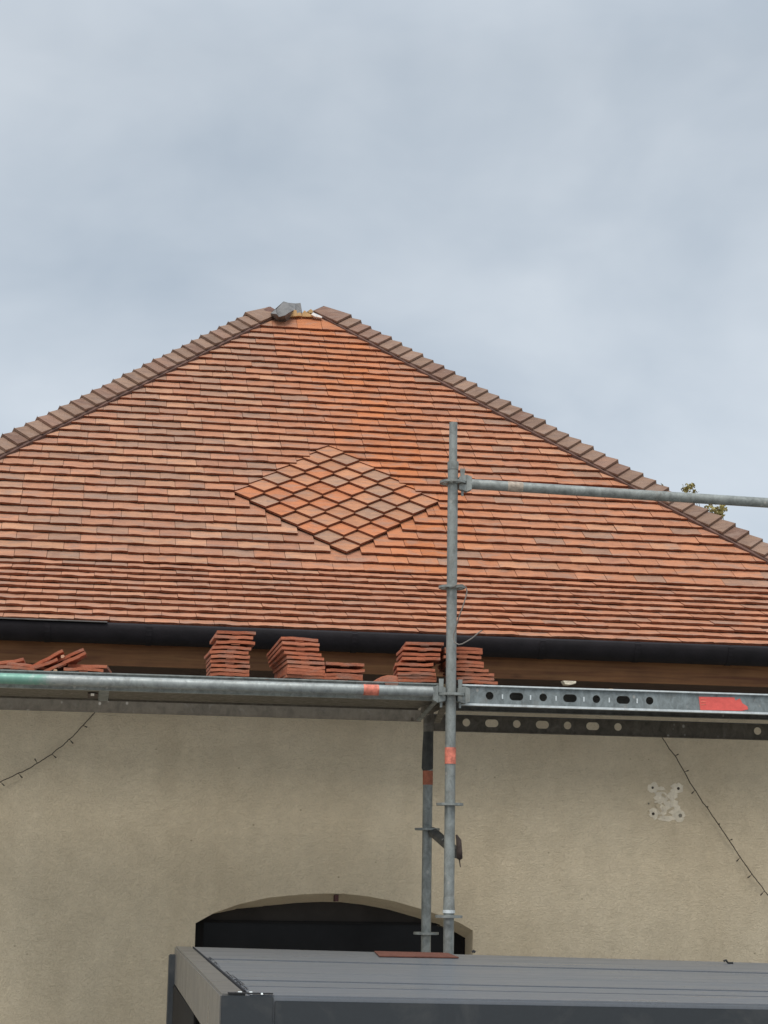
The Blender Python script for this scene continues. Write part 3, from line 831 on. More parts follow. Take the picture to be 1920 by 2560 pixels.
# ledger at deck level to the left
LZ = H0 + .815
mb = MB(); mb.tube([(SX - 2.57 + .082, SY, LZ), (SX - .082, SY, LZ)], R_T, 24); led = mb.build('ledger', 'galvanised_green', scaf)
wedge_head(led, (SX, SY, H0 + .805), (-1, 0, 0)); wedge_head(led, (SX - 2.57, SY, H0 + .805), (1, 0, 0))
ta, tb = onY(908, 1724, SY), onY(946, 1725, SY)
mb = MB(); mb.tube([(ta.x, SY, LZ), (tb.x, SY, LZ)], .0249, 24); mb.build('tape_band', 'tape_orange', led)
# short claw on the right, transom under the deck, straps
wedge_head(scaf, (SX, SY, H0 + .805), (1, .25, 0), 'galvanised'); wedge_head(scaf, (SX, SY, H0 + .805), (0.15, 1, 0), 'galvanised_dark')
def bar(parent, name, a, b, w_, t_, mat):
    a, b = Vector(a), Vector(b); d_ = (b - a).normalized(); s_ = Vector((0, 0, 1)).cross(d_).normalized(); u_ = d_.cross(s_)
    mb = MB(); mb.hexa([a - s_ * w_ - u_ * t_, b - s_ * w_ - u_ * t_, b + s_ * w_ - u_ * t_, a + s_ * w_ - u_ * t_, a - s_ * w_ + u_ * t_, b - s_ * w_ + u_ * t_, b + s_ * w_ + u_ * t_, a + s_ * w_ + u_ * t_])
    return mb.build(name, mat, parent, bevel=.002)
mb = MB()
for dx in (-.024, .021):
    mb.box((SX + dx + .005, SY + .085, H0 + .775), (SX + dx + .008, RYY - .03, H0 + .835))
mb.box((SX - .019, SY + .085, H0 + .772), (SX + .029, RYY - .03, H0 + .775)); mb.build('transom', 'deck_brown', scaf)
bar(scaf, 'strut', onY(1094, 1748, SY + .03), onY(1047, 1801, RYY - .03), .011, .004, 'galvanised')
bar(scaf, 'strut', onY(1112, 1762, SY + .06), onY(1093, 1806, RYY - .10), .016, .004, 'deck_brown')
for bx in (-2.57, 2.57): bar(scaf, 'transom', (SX + bx, SY + .08, H0 + .805), (SX + bx, RYY - .03, H0 + .805), .02, .02, 'galvanised')
# cone shaped head of the rear standard
mb = MB(); mb.tube([(1.640, RYY, H0 + .685), (1.640, RYY, H0 + .80)], [.0262, .0262], 16); mb.build('head_sleeve', 'deck_brown', rear)
# loose brace hooked on the rear standard, its head just beside the front one
ba, bb = onY(1082, 2080, RYY - .02), onY(1149, 2138, 8.62)
mb = MB(); mb.tube([ba, ba.lerp(bb, .93)], .0245, 18); br = mb.build('brace', 'galvanised_dark', scaf)
dd = (bb - ba).normalized()
bt = onY(1147, 2090, 8.60); bo = onY(1149, 2146, 8.60)
mb = MB(); mb.tube([bo + Vector((-.004, 0, -.006)), bo, bt + Vector((0, 0, -.02)), bt + Vector((-.012, 0, .006))], [.006, .0145, .0125, .004], 14); hd = mb.build('brace_head', 'rust', br)
b1 = onY(1147, 2138, 8.60); b2 = onY(1151, 2168, 8.60)
mb = MB(); mb.tube([b1, b2], [.0035, .0025], 8); mb.build('wedge', 'rust', hd)
# wire hooked in a rosette
Z2 = lambda x, y: (1040 + x / 5.53, 1400 + y / 5.53)
wire = [(500, 392, 8.30), (560, 345, 8.28), (640, 340, 8.27), (690, 375, 8.27), (706, 430, 8.27), (690, 510, 8.27), (665, 590, 8.27), (640, 665, 8.27), (612, 735, 8.27), (590, 800, 8.28), (570, 870, 8.29), (548, 950, 8.30), (522, 1030, 8.30), (520, 1085, 8.30), (540, 1145, 8.29), (590, 1170, 8.28), (640, 1160, 8.27), (710, 1122, 8.26), (780, 1078, 8.26), (830, 1035, 8.26), (870, 1000, 8.26), (912, 975, 8.26)]
mb = MB(); mb.tube([onY(*Z2(x, y), Y) for x, y, Y in wire], .0030, 8)
tag(mb.build('wire', 'cable_grey'), 'thin grey wire hooked through the second ring of the front upright, its end curling right', 'wire')

# decks --------------------------------------------------------------------
def web(mb, x0, x1, z0, z1, y, th, holes):
    """vertical sheet at y with rounded holes (cx, cz, half_straight, radius)"""
    holes = sorted(holes); xs = [x0] + [(a_[0] + b_[0]) / 2 for a_, b_ in zip(holes, holes[1:])] + [x1]
    if not holes: mb.box((x0, y, z0), (x1, y + th, z1)); return
    for (cx, cz, hs, rad), xa, xb in zip(holes, xs, xs[1:]):
        n_ = 24; inn = []; out = []
        for i in range(n_):
            an = 2 * pi * (i + .5) / n_; c_, s_ = cos(an), sin(an)
            inn.append((cx + (hs if c_ > 0 else -hs) + rad * c_, cz + rad * s_))
        hw_l, hw_r = cx - xa, xb - cx; ht, hb = z1 - cz, cz - z0
        for (px_, pz_) in inn:
            dx, dz = px_ - cx, pz_ - cz
            k_ = min((hw_r / dx) if dx > 1e-9 else (hw_l / -dx if dx < -1e-9 else 1e9), (ht / dz) if dz > 1e-9 else (hb / -dz if dz < -1e-9 else 1e9))
            out.append((cx + dx * k_, cz + dz * k_))
        cor = [(xb, z1), (xa, z1), (xa, z0), (xb, z0)]
        vs = []; fs = []
        for yy_ in (y, y + th):
            vs += [(a_, yy_, b_) for a_, b_ in inn] + [(a_, yy_, b_) for a_, b_ in out]
        for i in range(n_):
            j = (i + 1) % n_
            fs.append((i, n_ + i, n_ + j, j)); fs.append((2 * n_ + i, 2 * n_ + j, 3 * n_ + j, 3 * n_ + i)); fs.append((i, j, 2 * n_ + j, 2 * n_ + i))
        mb.add(vs, fs)
        for yy_ in (y, y + th):
            for cn in cor:        # corner triangles between neighbouring outline points on different sides
                best = None
                for i in range(n_):
                    j = (i + 1) % n_; a_, b_ = out[i], out[j]
                    onx = lambda p_: abs(p_[0] - cn[0]) < 1e-6; onz = lambda p_: abs(p_[1] - cn[1]) < 1e-6
                    if (onx(a_) and onz(b_)) or (onz(a_) and onx(b_)): best = (a_, b_)
                if best: mb.add([(best[0][0], yy_, best[0][1]), (cn[0], yy_, cn[1]), (best[1][0], yy_, best[1][1])], [(0, 1, 2)])
DT = H0 + .856
XL0, XL1 = SX - 2.52, SX - .045
XB = SX - .005
XR0, XR1 = SX + .050, SX + 2.52
g_dk = 'scaffold decks'
# left bay, main deck
D0 = empty('scaffold_deck', (XL0, 8.42, DT), 'closed grey scaffold deck left of the upright, behind the round ledger', 'scaffold deck', g_dk)
mb = MB(); mb.box((XL0, 8.392, DT - .006), (XL1, 8.975, DT - .001)); mb.build('deck_plate', 'galvanised_plate', D0)
mb = MB(); mb.box((XL0, 8.388, DT - .074), (XL1, 8.391, DT + .001)); mb.box((XL0, 8.382, DT - .078), (XL1, 8.410, DT - .0745)); mb.box((XL0, 8.378, DT - .004), (XL1, 8.3875, DT + .002))
mb.build('side_rail', 'galvanised', D0)
mb = MB(); mb.box((XL0, 8.412, DT - .066), (XL1, 8.955, DT - .062)); mb.build('underside_panel', 'deck_brown', D0)
mb = MB(); mb.box((XL0, 8.958, DT - .074), (XL1, 8.962, DT - .007)); mb.build('side_rail', 'deck_brown', D0)
px0 = onY(247, 1730, 8.45).x; px1 = onY(273, 1730, 8.45).x
mb = MB(); mb.box((px0, 8.411, DT - .0745), (px1, 8.96, DT - .067)); mb.build('cross_bar', 'galvanised_plate', D0)
mb = MB(); mb.box((px0 - .05, 8.62, DT - .072), (px0 - .004, 8.86, DT - .0665)); mb.build('hook_plate', 'rust', D0)
mb = MB(); mb.box((px0 - .036, 8.60, DT - .0755), (px0 - .02, 8.70, DT - .0725)); mb.build('rivet', 'plaster_white', D0)
# left bay, rear plank
D1 = empty('scaffold_deck', (XL0, 9.12, DT - .06), 'narrow closed deck strip between the left deck and the wall', 'scaffold deck', g_dk)
mb = MB(); mb.box((XL0, 9.10, DT - .061), (XB, 9.106, DT - .1155 + .0)); mb.box((XL0, 9.0945, DT - .1185), (XB, 9.112, DT - .116)); mb.build('side_rail', 'deck_brown', D1)
mb = MB(); mb.box((XL0, 9.107, DT - .066), (XB, 9.40, DT - .062)); mb.build('deck_plate', 'deck_brown', D1)
hx = onY(1030, 1797, 9.1); mb = MB(); mb.tube([(hx.x, 9.0985, hx.z), (hx.x, 9.0945, hx.z)], .007, 12); mb.build('hole_rim', 'plug_dark', D1)
# right bay: perforated planks
D2 = empty('scaffold_deck', (XR0, 8.40, DT), 'perforated steel scaffold deck right of the upright with a red sticker', 'scaffold deck', g_dk)
cz = DT - .046
fh = []
for px_, kind in [(1224, 0), (1291, 1), (1358, 0), (1425, 1), (1491, 0), (1558, 1), (1624, 0)]:
    xx = onY(px_, 1745, 8.395).x; fh.append((xx, cz, .0145 if kind else 0.0, .0185))
ZW0, ZW1 = DT - .089, DT - .008
dz = 0
mb = MB(); web(mb, XR0, fh[-1][0] + .06, ZW0, ZW1, 8.395, .0025, fh); mb.box((fh[-1][0] + .06, 8.395, ZW0), (XR1 - .4, 8.3975, ZW1))
eh = [(XR1 - .4 + .06 + .12 * i, cz, 0 if i % 2 else .0145, .0185) for i in range(3)]
web(mb, XR1 - .4, XR1, ZW0, ZW1, 8.395, .0025, eh)
mb.box((XR0, 8.388, DT - .008), (XR1, 8.42, DT + .001)); mb.box((XR0, 8.386, ZW0 - .006), (XR1, 8.425, ZW0 + .0005)); 
rail = mb.build('side_rail', 'galvanised_plate', D2)
mb = MB(); mb.box((XR0, 8.3835, DT - .004), (XR1, 8.3878, DT + .0025)); mb.box((XR0, 8.3815, ZW0 - .006), (XR1, 8.3858, ZW0 + .004)); mb.build('rail_lip', 'steel_bright', D2)
# small pressed slots between the holes
for i in range(6):
    xx = (fh[i][0] + fh[i + 1][0]) / 2 + (.003 if i % 2 else -.003)
    mb = MB(); mb.box((xx - .003, 8.3925, cz - .014), (xx + .003, 8.3948, cz + .008)); mb.build('slot', 'steel_bright', rail)
mb = MB(); mb.box((XR0, 8.4205, DT - .006), (XR1, 8.72, DT - .001)); mb.build('deck_plate', 'galvanised_dark', D2)
mh = [(h_[0] + .01, cz - .004, h_[2], h_[3]) for h_ in fh]
mb = MB(); web(mb, XR0, fh[-1][0] + .06, ZW0, ZW1, 8.70, .0025, mh); mb.box((fh[-1][0] + .06, 8.70, ZW0), (XR1, 8.7025, ZW1)); mb.box((XR0, 8.69, ZW0 - .004), (XR1, 8.72, ZW0)); mb.build('side_rail', 'galvanised_dark', D2)
# sticker with a torn right end
st = MB(); xa, xb = onY(1748, 1765, 8.39).x, onY(1871, 1770, 8.39).x
zc = (ZW0 + ZW1) / 2 - .002
pts = [(xa, ZW1 - .012), (xa + (xb - xa) * .72, ZW1 - .010), (xa + (xb - xa) * .74, ZW1 - .024), (xa + (xb - xa) * .84, ZW1 - .014), (xa + (xb - xa) * .88, ZW1 - .036), (xb - .004, zc - .008), (xb, zc - .022), (xa + (xb - xa) * .86, ZW0 + .008), (xa + .006, ZW0 + .006)]
st.prism([Vector((a_, 8.3925, b_)) for a_, b_ in reversed(pts)], (0, -1, 0), .0022); sk = st.build('sticker', 'tape_red', D2)
for i in range(3):
    mb = MB(); z_ = ZW1 - .022 - i * .013; mb.box((xa + .010, 8.3912, z_ - .0014), (xa + .034, 8.3924, z_ + .0014)); mb.build('faded_stripe', 'tape_orange', sk)
D3 = empty('scaffold_deck', (XR0, 8.76, DT), 'inner perforated steel deck behind the stickered one, right of the upright', 'scaffold deck', g_dk)
mb = MB(); mb.box((XR0, 8.73, DT - .006), (XR1, 9.11, DT - .001)); mb.build('deck_plate', 'galvanised_dark', D3)
mb = MB(); mb.box((XR0, 8.728, ZW0), (XR1, 8.7305, ZW1)); mb.build('side_rail', 'galvanised_dark', D3)
rh = []
ZB0, ZB1 = H0 + .700, H0 + .775
for px_, kind in [(1166, 0), (1229.5, 1), (1292, 0), (1356, 1), (1419, 0), (1482, 1), (1545, 0), (1894, 0)]:
    q_ = onY(px_, 1803 + (px_ - 1166) * .036, 9.12); rh.append((q_.x, (ZB0 + ZB1) / 2 + .004, .0145 if kind else 0, .0195))
mb = MB(); web(mb, XR0 - .02, rh[6][0] + .07, ZB0, ZB1, 9.12, .0025, rh[:7]); mb.box((rh[6][0] + .07, 9.12, ZB0), (rh[7][0] - .07, 9.1225, ZB1))
web(mb, rh[7][0] - .07, XR1, ZB0, ZB1, 9.12, .0025, rh[7:]); mb.box((XR0 - .02, 9.111, ZB0 - .005), (XR1, 9.14, ZB0)); mb.build('side_rail', 'deck_brown', D3)
mb = MB(); mb.box((XR0, 9.108, ZB1 + .0005), (XR1, 9.13, ZB1 + .004)); mb.build('rail_flange', 'galvanised_dark', D3)

# ------------------------------------------------------------------ loose tiles on the deck
def loose_mesh(seed, w_=TW, l_=.265, th=.0135, chip=False):
    rr = random.Random(seed); mb = MB(); n_ = 8
    ph = rr.uniform(0, 6.28); am = rr.uniform(.0004, .0016); cm = rr.uniform(-.001, .003)
    def z(t): return am * sin(7 * t + ph) + am * .6 * sin(15 * t + ph * 2) + cm * (1 - (2 * t - 1) ** 2)
    f0 = [Vector((-w_ / 2 + w_ * i / n_, rr.uniform(-.0012, .0012), z(i / n_))) for i in range(n_ + 1)]
    if chip: f0[-1].x -= .012; f0[-1].y += .02; f0[-2].y += .008
    f1 = [Vector((p_.x, l_, z(i / n_) * .6)) for i, p_ in enumerate(f0)]
    vs = f0 + f1 + [p_ + Vector((0, 0, th)) for p_ in f0] + [p_ + Vector((0, 0, th)) for p_ in f1]; m_ = n_ + 1
    fs = []
    for i in range(n_):
        fs += [(i, m_ + i, m_ + i + 1, i + 1), (2 * m_ + i, 2 * m_ + i + 1, 3 * m_ + i + 1, 3 * m_ + i), (i, i + 1, 2 * m_ + i + 1, 2 * m_ + i), (m_ + i + 1, m_ + i, 3 * m_ + i, 3 * m_ + i + 1)]
    fs += [(0, 2 * m_, 3 * m_, m_), (n_, m_ + n_, 3 * m_ + n_, 2 * m_ + n_)]
    mb.add(vs, fs)
    for sx_ in (-.045, .045): mb.box((sx_ - .012, l_ - .035, -.008), (sx_ + .012, l_ - .015, .0005))     # hanging nibs
    mb.box((-.02, .004, -.0045), (.02, .010, .0005))
    return mb.mesh('clay_tile', 'clay_object')
LM = [loose_mesh(i) for i in range(8)] + [loose_mesh(99, chip=True)]
ORD = ['lowest', 'second lowest', 'third from the bottom', 'fourth from the bottom', 'fifth from the bottom', 'sixth from the bottom', 'seventh from the bottom', 'eighth from the bottom', 'ninth from the bottom', 'topmost']
rt = random.Random(31)
def loose(pos, rx=0, ry=0, rz=0, label='', group=None, mi=None, tone=1.0):
    o = bpy.data.objects.new('clay_tile', LM[rt.randrange(8) if mi is None else mi]); COL.objects.link(o)
    o.location = pos; o.rotation_euler = (rx, ry, rz)
    c = (0.40, 0.128, 0.068) if rt.random() < .6 else (0.42, 0.15, 0.085)
    k_ = rt.uniform(.88, 1.08) * tone; o.color = (*[a_ * k_ for a_ in c], 1)
    tag(o, label, 'roof tile', group); return o
def stack(spec, desc, group, skew=0.0, tiltmax=0.0, Y=8.42):
    """spec: list from the top down of (left px, right px, centre y px)"""
    n_ = len(spec)
    prev = -1e9
    for i, s_ in enumerate(reversed(spec)):
        xl, xr, yc = s_[:3]; sk = s_[3] if len(s_) > 3 else skew; tl = s_[4] if len(s_) > 4 else tiltmax * i / max(1, n_ - 1)
        yy = Y + rt.uniform(-.006, .006); a_ = onY((xl + xr) / 2, yc, yy)
        z_ = a_.z - .007; z_ = max(z_, DT + .0095 if i == 0 else prev + .0145); prev = z_
        od = 'topmost' if i == n_ - 1 else ORD[i]
        loose((a_.x, yy, z_), radians(tl), radians(rt.uniform(-1.0, 1.0)), radians(sk + rt.uniform(-1.2, 1.2)), '%s tile of the %s' % (od, desc), group)
S = lambda L_, fn: [(fn(a_[0], 0)[0], fn(a_[1], 0)[0], fn(0, a_[2])[1]) + tuple(a_[3:]) for a_ in L_]
Z5 = lambda x, y: (480 + x / 3.456, 1540 + y / 3.456)
Z7 = lambda x, y: (640 + x / 3.606, 1580 + y / 3.606)
ZS = lambda x, y: (940 + x / 4.608, 1540 + y / 4.608)
stack(S([(225, 545, 143), (200, 522, 182), (215, 540, 228), (185, 505, 274), (162, 482, 312), (172, 495, 350), (165, 490, 390), (175, 493, 433), (163, 490, 470), (165, 490, 507)], Z5), 'tall straight stack standing furthest left on the deck', 'tiles in the tall straight stack', skew=1.5)
stack(S([(230, 560, 62, 9, -12), (238, 575, 105, 9, -10), (232, 570, 150, 9, -9), (262, 585, 195, 9, -8), (283, 610, 235, 9, -6), (288, 612, 275, 8, -5), (293, 615, 314, 8, -4), (290, 615, 350, 7, -3), (285, 615, 388, 6, -1.5), (275, 613, 420, 4, 0)], Z7), 'fanned stack with its left sides showing', 'tiles in the fanned stack')
stack(S([(640, 968, 290), (642, 975, 346), (625, 957, 388), (625, 955, 425)], Z7), 'low stack of four next to the fanned one', 'tiles in the low stack', skew=-1)
stack(S([(350, 775, 318, -4, 0), (320, 745, 380, -3, 0), (308, 735, 442, -4, 0), (310, 735, 490, -4, 0), (232, 650, 556, -6, 0), (250, 672, 618, -6, 0), (258, 682, 665, -5, 0), (262, 690, 705, -4, 0), (262, 690, 742, -4, 0)], ZS), 'stepped stack just left of the upright', 'tiles in the stepped stack')
stack(S([(790, 1230, 380, -3, 0), (795, 1228, 418, -3, 0), (780, 1215, 470, -3, 0), (805, 1245, 535, -2, 0), (805, 1245, 572, -2, 0), (860, 1300, 620, -2, 0), (925, 1365, 672, -2, 0), (930, 1365, 718, -1, 0), (970, 1405, 762, 0, 0)], ZS), 'stack half hidden behind the upright', 'tiles in the stack behind the upright')
# jumbled heap at the far left
Z9 = lambda x, y: (x / 5.184, 1540 + y / 5.184)
heap = [((-190, 632), (300, 562), 8.60, 'flat pale tile at the back of the left heap'),
        ((-60, 652), (432, 684), 8.43, 'flat tile lying lowest at the left frame edge of the heap'),
        ((105, 612), (612, 682), 8.50, 'tile with its left end raised, crossing the front of the left heap'),
        ((385, 680), (815, 452), 8.56, 'left one of the two long tiles leaning up to the right in the heap'),
        ((330, 705), (690, 580), 8.47, 'short tile tucked under the left leaning tile of the heap'),
        ((620, 645), (1105, 425), 8.60, 'highest leaning tile of the left heap'),
        ((600, 715), (1010, 530), 8.47, 'steep tile leaning in front of the highest one in the heap'),
        ((880, 642), (1385, 658), 8.52, 'upper flat tile at the right end of the left heap'),
        ((835, 685), (1330, 704), 8.44, 'lower flat tile at the right end of the left heap')]
for (p0, p1, Y, lb) in heap:
    a_, b_ = onY(*Z9(*p0), Y), onY(*Z9(*p1), Y); c_ = (a_ + b_) / 2; an = math.atan2(b_.z - a_.z, b_.x - a_.x)
    o = loose((c_.x, Y, c_.z - .007), radians(rt.uniform(-2, 1)), -an, radians(rt.uniform(-8, 8)), lb, 'tiles in the jumbled heap', tone=1.0)
# second layer piece forming the wide leaning bar
a_, b_ = onY(*Z9(690, 680), 8.52), onY(*Z9(1100, 468), 8.52); c_ = (a_ + b_) / 2
loose((c_.x, 8.54, c_.z - .010), radians(1), -math.atan2(b_.z - a_.z, b_.x - a_.x), radians(4), 'tile lying directly under the highest leaning tile of the heap', 'tiles in the jumbled heap')
def shard(name, pts, fn, Y, th, mat, label, cat, tone=None, group=None):
    mb = MB(); poly = [onY(*fn(x, y), Y) for x, y in pts]; mb.prism(list(reversed(poly)), (0, -1, 0), th); o = mb.build(name, mat, bevel=.001)
    if tone: o.color = (*tone, 1)
    tag(o, label, cat, group); return o
shard('tile_shard', [(788, 545), (790, 510), (825, 500), (842, 525), (815, 548)], Z9, 8.50, .05, 'clay_object', 'small pale broken chip wedged between the leaning tiles of the heap', 'tile shard', (.55, .33, .22))
shard('tile_shard', [(690, 712), (700, 690), (735, 690), (745, 712)], Z9, 8.43, .04, 'clay_object', 'small pale chip at the foot of the left heap', 'tile shard', (.58, .38, .24))
shard('tile_shard', [(1065, 446), (1095, 420), (1130, 402), (1190, 388), (1235, 390), (1275, 400), (1293, 415), (1288, 455), (1160, 455)], Z7, 8.44, .16, 'clay_object', 'curved broken tile piece lying between the low stack and the stepped stack', 'broken tile', (.47, .17, .10))
shard('tile_shard', [(1160, 456), (1290, 459), (1275, 485), (1245, 496), (1190, 494), (1165, 475)], Z7, 8.376, .10, 'clay_object', 'dark broken tile corner hanging over the deck edge under the curved piece', 'broken tile', (.20, .11, .085))
Zr = lambda x, y: (1240 + x / 2.44, 1560 + y / 2.44)
shard('rubble_piece', [(408, 345), (490, 348), (488, 362), (450, 372), (422, 368)], Zr, 9.2, .05, 'plaster_patch', 'pale lump of rubble under the eaves, seen over the right deck', 'rubble')
shard('rubble_piece', [(668, 402), (690, 394), (712, 394), (728, 404), (725, 409), (670, 407)], Zr, 8.45, .04, 'timber_pale', 'small cream chip on the front edge of the perforated deck', 'rubble')
shard('rubble_piece', [(75, 428), (78, 420), (110, 420), (115, 432)], lambda x, y: Z7(x, y), 8.385, .02, 'tape_dull', 'tiny reddish scrap on the deck edge left of the fanned stack', 'rubble')

# ------------------------------------------------------------------ light strings
def string(name, pts, bulbs, label):
    root = empty(name, pts[0], label, 'light string', 'unlit light strings on the wall')
    mb = MB(); mb.tube(pts, .0026, 6); mb.build('cable', 'cable_dark', root)
    for a_, b_ in bulbs:
        mb = MB(); m_ = a_.lerp(b_, .45); mb.tube([a_, m_], .0016, 6); mb.tube([m_, b_], [.0030, .0036], 6); mb.build('bulb', 'cable_dark', root)
Z4 = lambda x, y: (x / 3.318, 1560 + y / 3.318)
def resample(pts, jit, rr, n_=3):
    out = []
    for a_, b_ in zip(pts, pts[1:]):
        for i in range(n_): out.append(a_.lerp(b_, i / n_) + Vector((rr.uniform(-jit, jit), rr.uniform(-jit, jit) * .5, rr.uniform(-jit, jit))))
    return out + [pts[-1]]
rs = random.Random(8)
SYW = WY - .03
pl = [onY(*Z4(x, y), SYW) for x, y in [(870, 640), (770, 752), (690, 840), (640, 895), (600, 935), (575, 955), (545, 985), (518, 1012), (490, 1028), (460, 1052), (430, 1080), (370, 1118), (310, 1155), (250, 1192), (190, 1226), (155, 1234), (120, 1256), (70, 1280), (30, 1294), (0, 1312), (-120, 1360)]]
bl = [((690, 842), (722, 856)), ((578, 958), (605, 990)), ((432, 1080), (466, 1110)), ((310, 1155), (288, 1118)), ((152, 1240), (185, 1276)), ((5, 1312), (36, 1342))]
string('light_string', resample(pl, .0012, rs), [(onY(*Z4(*a_), SYW), onY(*Z4(*b_), SYW - .01)) for a_, b_ in bl], 'thin dark light string sagging across the wall at the left edge')
pl = [onY(*Z6(x, y), SYW) for x, y in [(400, 20), (445, 115), (480, 170), (520, 240), (590, 322), (640, 410), (695, 505), (730, 570), (765, 635), (820, 715), (870, 800), (915, 868), (955, 915), (1020, 1015), (1085, 1105), (1150, 1205), (1215, 1298), (1280, 1400), (1340, 1490), (1400, 1575), (1475, 1685), (1530, 1755), (1590, 1830), (1625, 1885), (1670, 1935), (1800, 2110)]]
bl = [((585, 325), (628, 300)), ((697, 505), (745, 488)), ((818, 718), (780, 755)), ((945, 908), (968, 908)), ((1078, 1108), (1104, 1106)), ((1212, 1296), (1248, 1282)), ((1340, 1490), (1297, 1535)), ((1473, 1686), (1425, 1726)), ((1612, 1882), (1574, 1926))]
string('light_string', resample(pl, .0010, rs), [(onY(*Z6(*a_), SYW), onY(*Z6(*b_), SYW - .01)) for a_, b_ in bl], 'thin dark light string hanging steeply down the wall at the right')

# ------------------------------------------------------------------ pergola
PZ = H0 - .35
RL = Vector((.405, 8.66, PZ)); FL = Vector((.388, 5.43, PZ))
RRp = onY(1920, 2407, 8.02); FRp = onY(1920, 2509, 5.30)
def ext(a_, b_, x): t = (x - a_.x) / (b_.x - a_.x); return a_ + (b_ - a_) * t
RR = ext(RL, RRp, 3.95); FR = ext(FL, FRp, 3.95)
def bp(u, v, dz=0.0): 
    """u along the front (0 left..1 right), v from front 0 to rear 1"""
    a_ = FL.lerp(FR, u); b_ = RL.lerp(RR, u); p_ = a_.lerp(b_, v); return p_ + Vector((0, 0, dz))
perg = empty('pergola', (FL.x, FL.y, 0), 'anthracite aluminium pergola with a closed louvred roof below the scaffold', 'pergola')
def slab(name, u0, u1, v0, v1, zt_, zb_, mat, bev=.003, par=None):
    mb = MB(); mb.hexa([bp(u0, v0, zb_), bp(u1, v0, zb_), bp(u1, v1, zb_), bp(u0, v1, zb_), bp(u0, v0, zt_), bp(u1, v0, zt_), bp(u1, v1, zt_), bp(u0, v1, zt_)])
    return mb.build(name, mat, par or perg, bevel=bev)
BW = 0.078 / (FR - FL).length              # side beam width as a share of the front
fd = 3.23
slab('side_beam', 0, BW, 0.0, 1, 0, -.165, 'alu_beam', .006)
slab('side_beam', 1 - BW, 1, 0.0, 1, 0, -.165, 'alu_beam', .006)
slab('front_beam', BW + .0005, 1 - BW - .0005, -.004, .113, -.001, -.20, 'alu_louvre', .006)
slab('rear_beam', BW + .0005, 1 - BW - .0005, .664, 1.0, -.001, -.165, 'alu_louvre', .003)
# dark fascia of the front beam and its corner piece
mb = MB(); CW = .150 / (FR - FL).length
def fx(name, u0, u1, y0, y1, zt_, zb_, mat, bev=.002):
    mb = MB(); a_, b_ = bp(u0, 0), bp(u1, 0); f_ = Vector((0, 1, 0))
    mb.hexa([a_ + f_ * y0 + Vector((0, 0, zb_)), b_ + f_ * y0 + Vector((0, 0, zb_)), b_ + f_ * y1 + Vector((0, 0, zb_)), a_ + f_ * y1 + Vector((0, 0, zb_)),
             a_ + f_ * y0 + Vector((0, 0, zt_)), b_ + f_ * y0 + Vector((0, 0, zt_)), b_ + f_ * y1 + Vector((0, 0, zt_)), a_ + f_ * y1 + Vector((0, 0, zt_))])
    return mb.build(name, mat, perg, bevel=bev)
fx('front_fascia', CW + .0012, 1 - CW, -.020, -.0135, -.016, -.23, 'alu_anthracite')
fx('corner_cap', .0005, CW, -.026, -.0135, -.004, -.24, 'alu_anthracite'); fx('corner_cap', 1 - CW + .001, 1, -.026, -.0135, -.004, -.24, 'alu_anthracite')
fx('corner_lip', .006, CW, -.012, .006, .0045, .001, 'black_rubber', .0)
# louvre blades: closed wide boards with narrow dark joints
uu0, uu1 = BW + .004, 1 - BW - .004
for i, (a_, b_, z0_, z1_) in enumerate([(.118, .136, -.004, -.005), (.140, .240, -.004, -.007), (.2435, .400, -.004, -.006), (.402, .562, -.006, -.004), (.572, .640, -.006, -.002)]):
    mb = MB()
    mb.hexa([bp(uu0, a_, -.045), bp(uu1, a_, -.045), bp(uu1, b_, -.045), bp(uu0, b_, -.045), bp(uu0, a_, z0_), bp(uu1, a_, z0_), bp(uu1, b_, z1_), bp(uu0, b_, z1_)])
    mb.build('louvre', 'alu_louvre', perg, bevel=.002)
slab('rain_channel', BW + .002, 1 - BW - .002, .6405, .6635, -.035, -.055, 'black_rubber', 0)
slab('rain_channel', BW + .002, 1 - BW - .002, .5622, .5718, -.035, -.055, 'black_rubber', 0)
# brush seal along the left beam, with bent bristles
mb = MB(); uA, uB = BW + .0006, BW + .0016
mb.hexa([bp(uA, .05, -.03), bp(uB, .05, -.03), bp(uB, .995, -.03), bp(uA, .995, -.03), bp(uA, .05, .002), bp(uB, .05, .002), bp(uB, .995, .002), bp(uA, .995, .002)])
mb.build('brush_seal', 'brush', perg)
rb_ = random.Random(4); mb = MB()
for i in range(34):
    v_ = .06 + .66 * rb_.random() ** 1.3; p0 = bp(uB, v_, .001); ln = rb_.uniform(.008, .024)
    pts = [p0, p0 + Vector((ln * .5, rb_.uniform(-.02, .02), .004)), p0 + Vector((ln, rb_.uniform(-.04, .04), -.004))]
    mb.tube(pts, .0007, 4, cap=False)
o = mb.build('bristles', 'brush', perg); o['kind'] = 'stuff'
for u_, v_, s_ in ((BW * .75, .010, .006), (BW * 1.15, .010, .005), (CW * .78, -.006, .003)):
    mb = MB(); c_ = bp(u_, v_, .001); mb.hexa([c_ + Vector((-s_, -.006, 0)), c_ + Vector((s_, -.006, 0)), c_ + Vector((s_, .008, 0)), c_ + Vector((-s_, .008, 0)), c_ + Vector((-s_ * .8, -.004, .004)), c_ + Vector((s_ * .8, -.004, .004)), c_ + Vector((s_ * .8, .006, .004)), c_ + Vector((-s_ * .8, .006, .004))])
    mb.build('fixing_clip', 'steel_bright', perg)
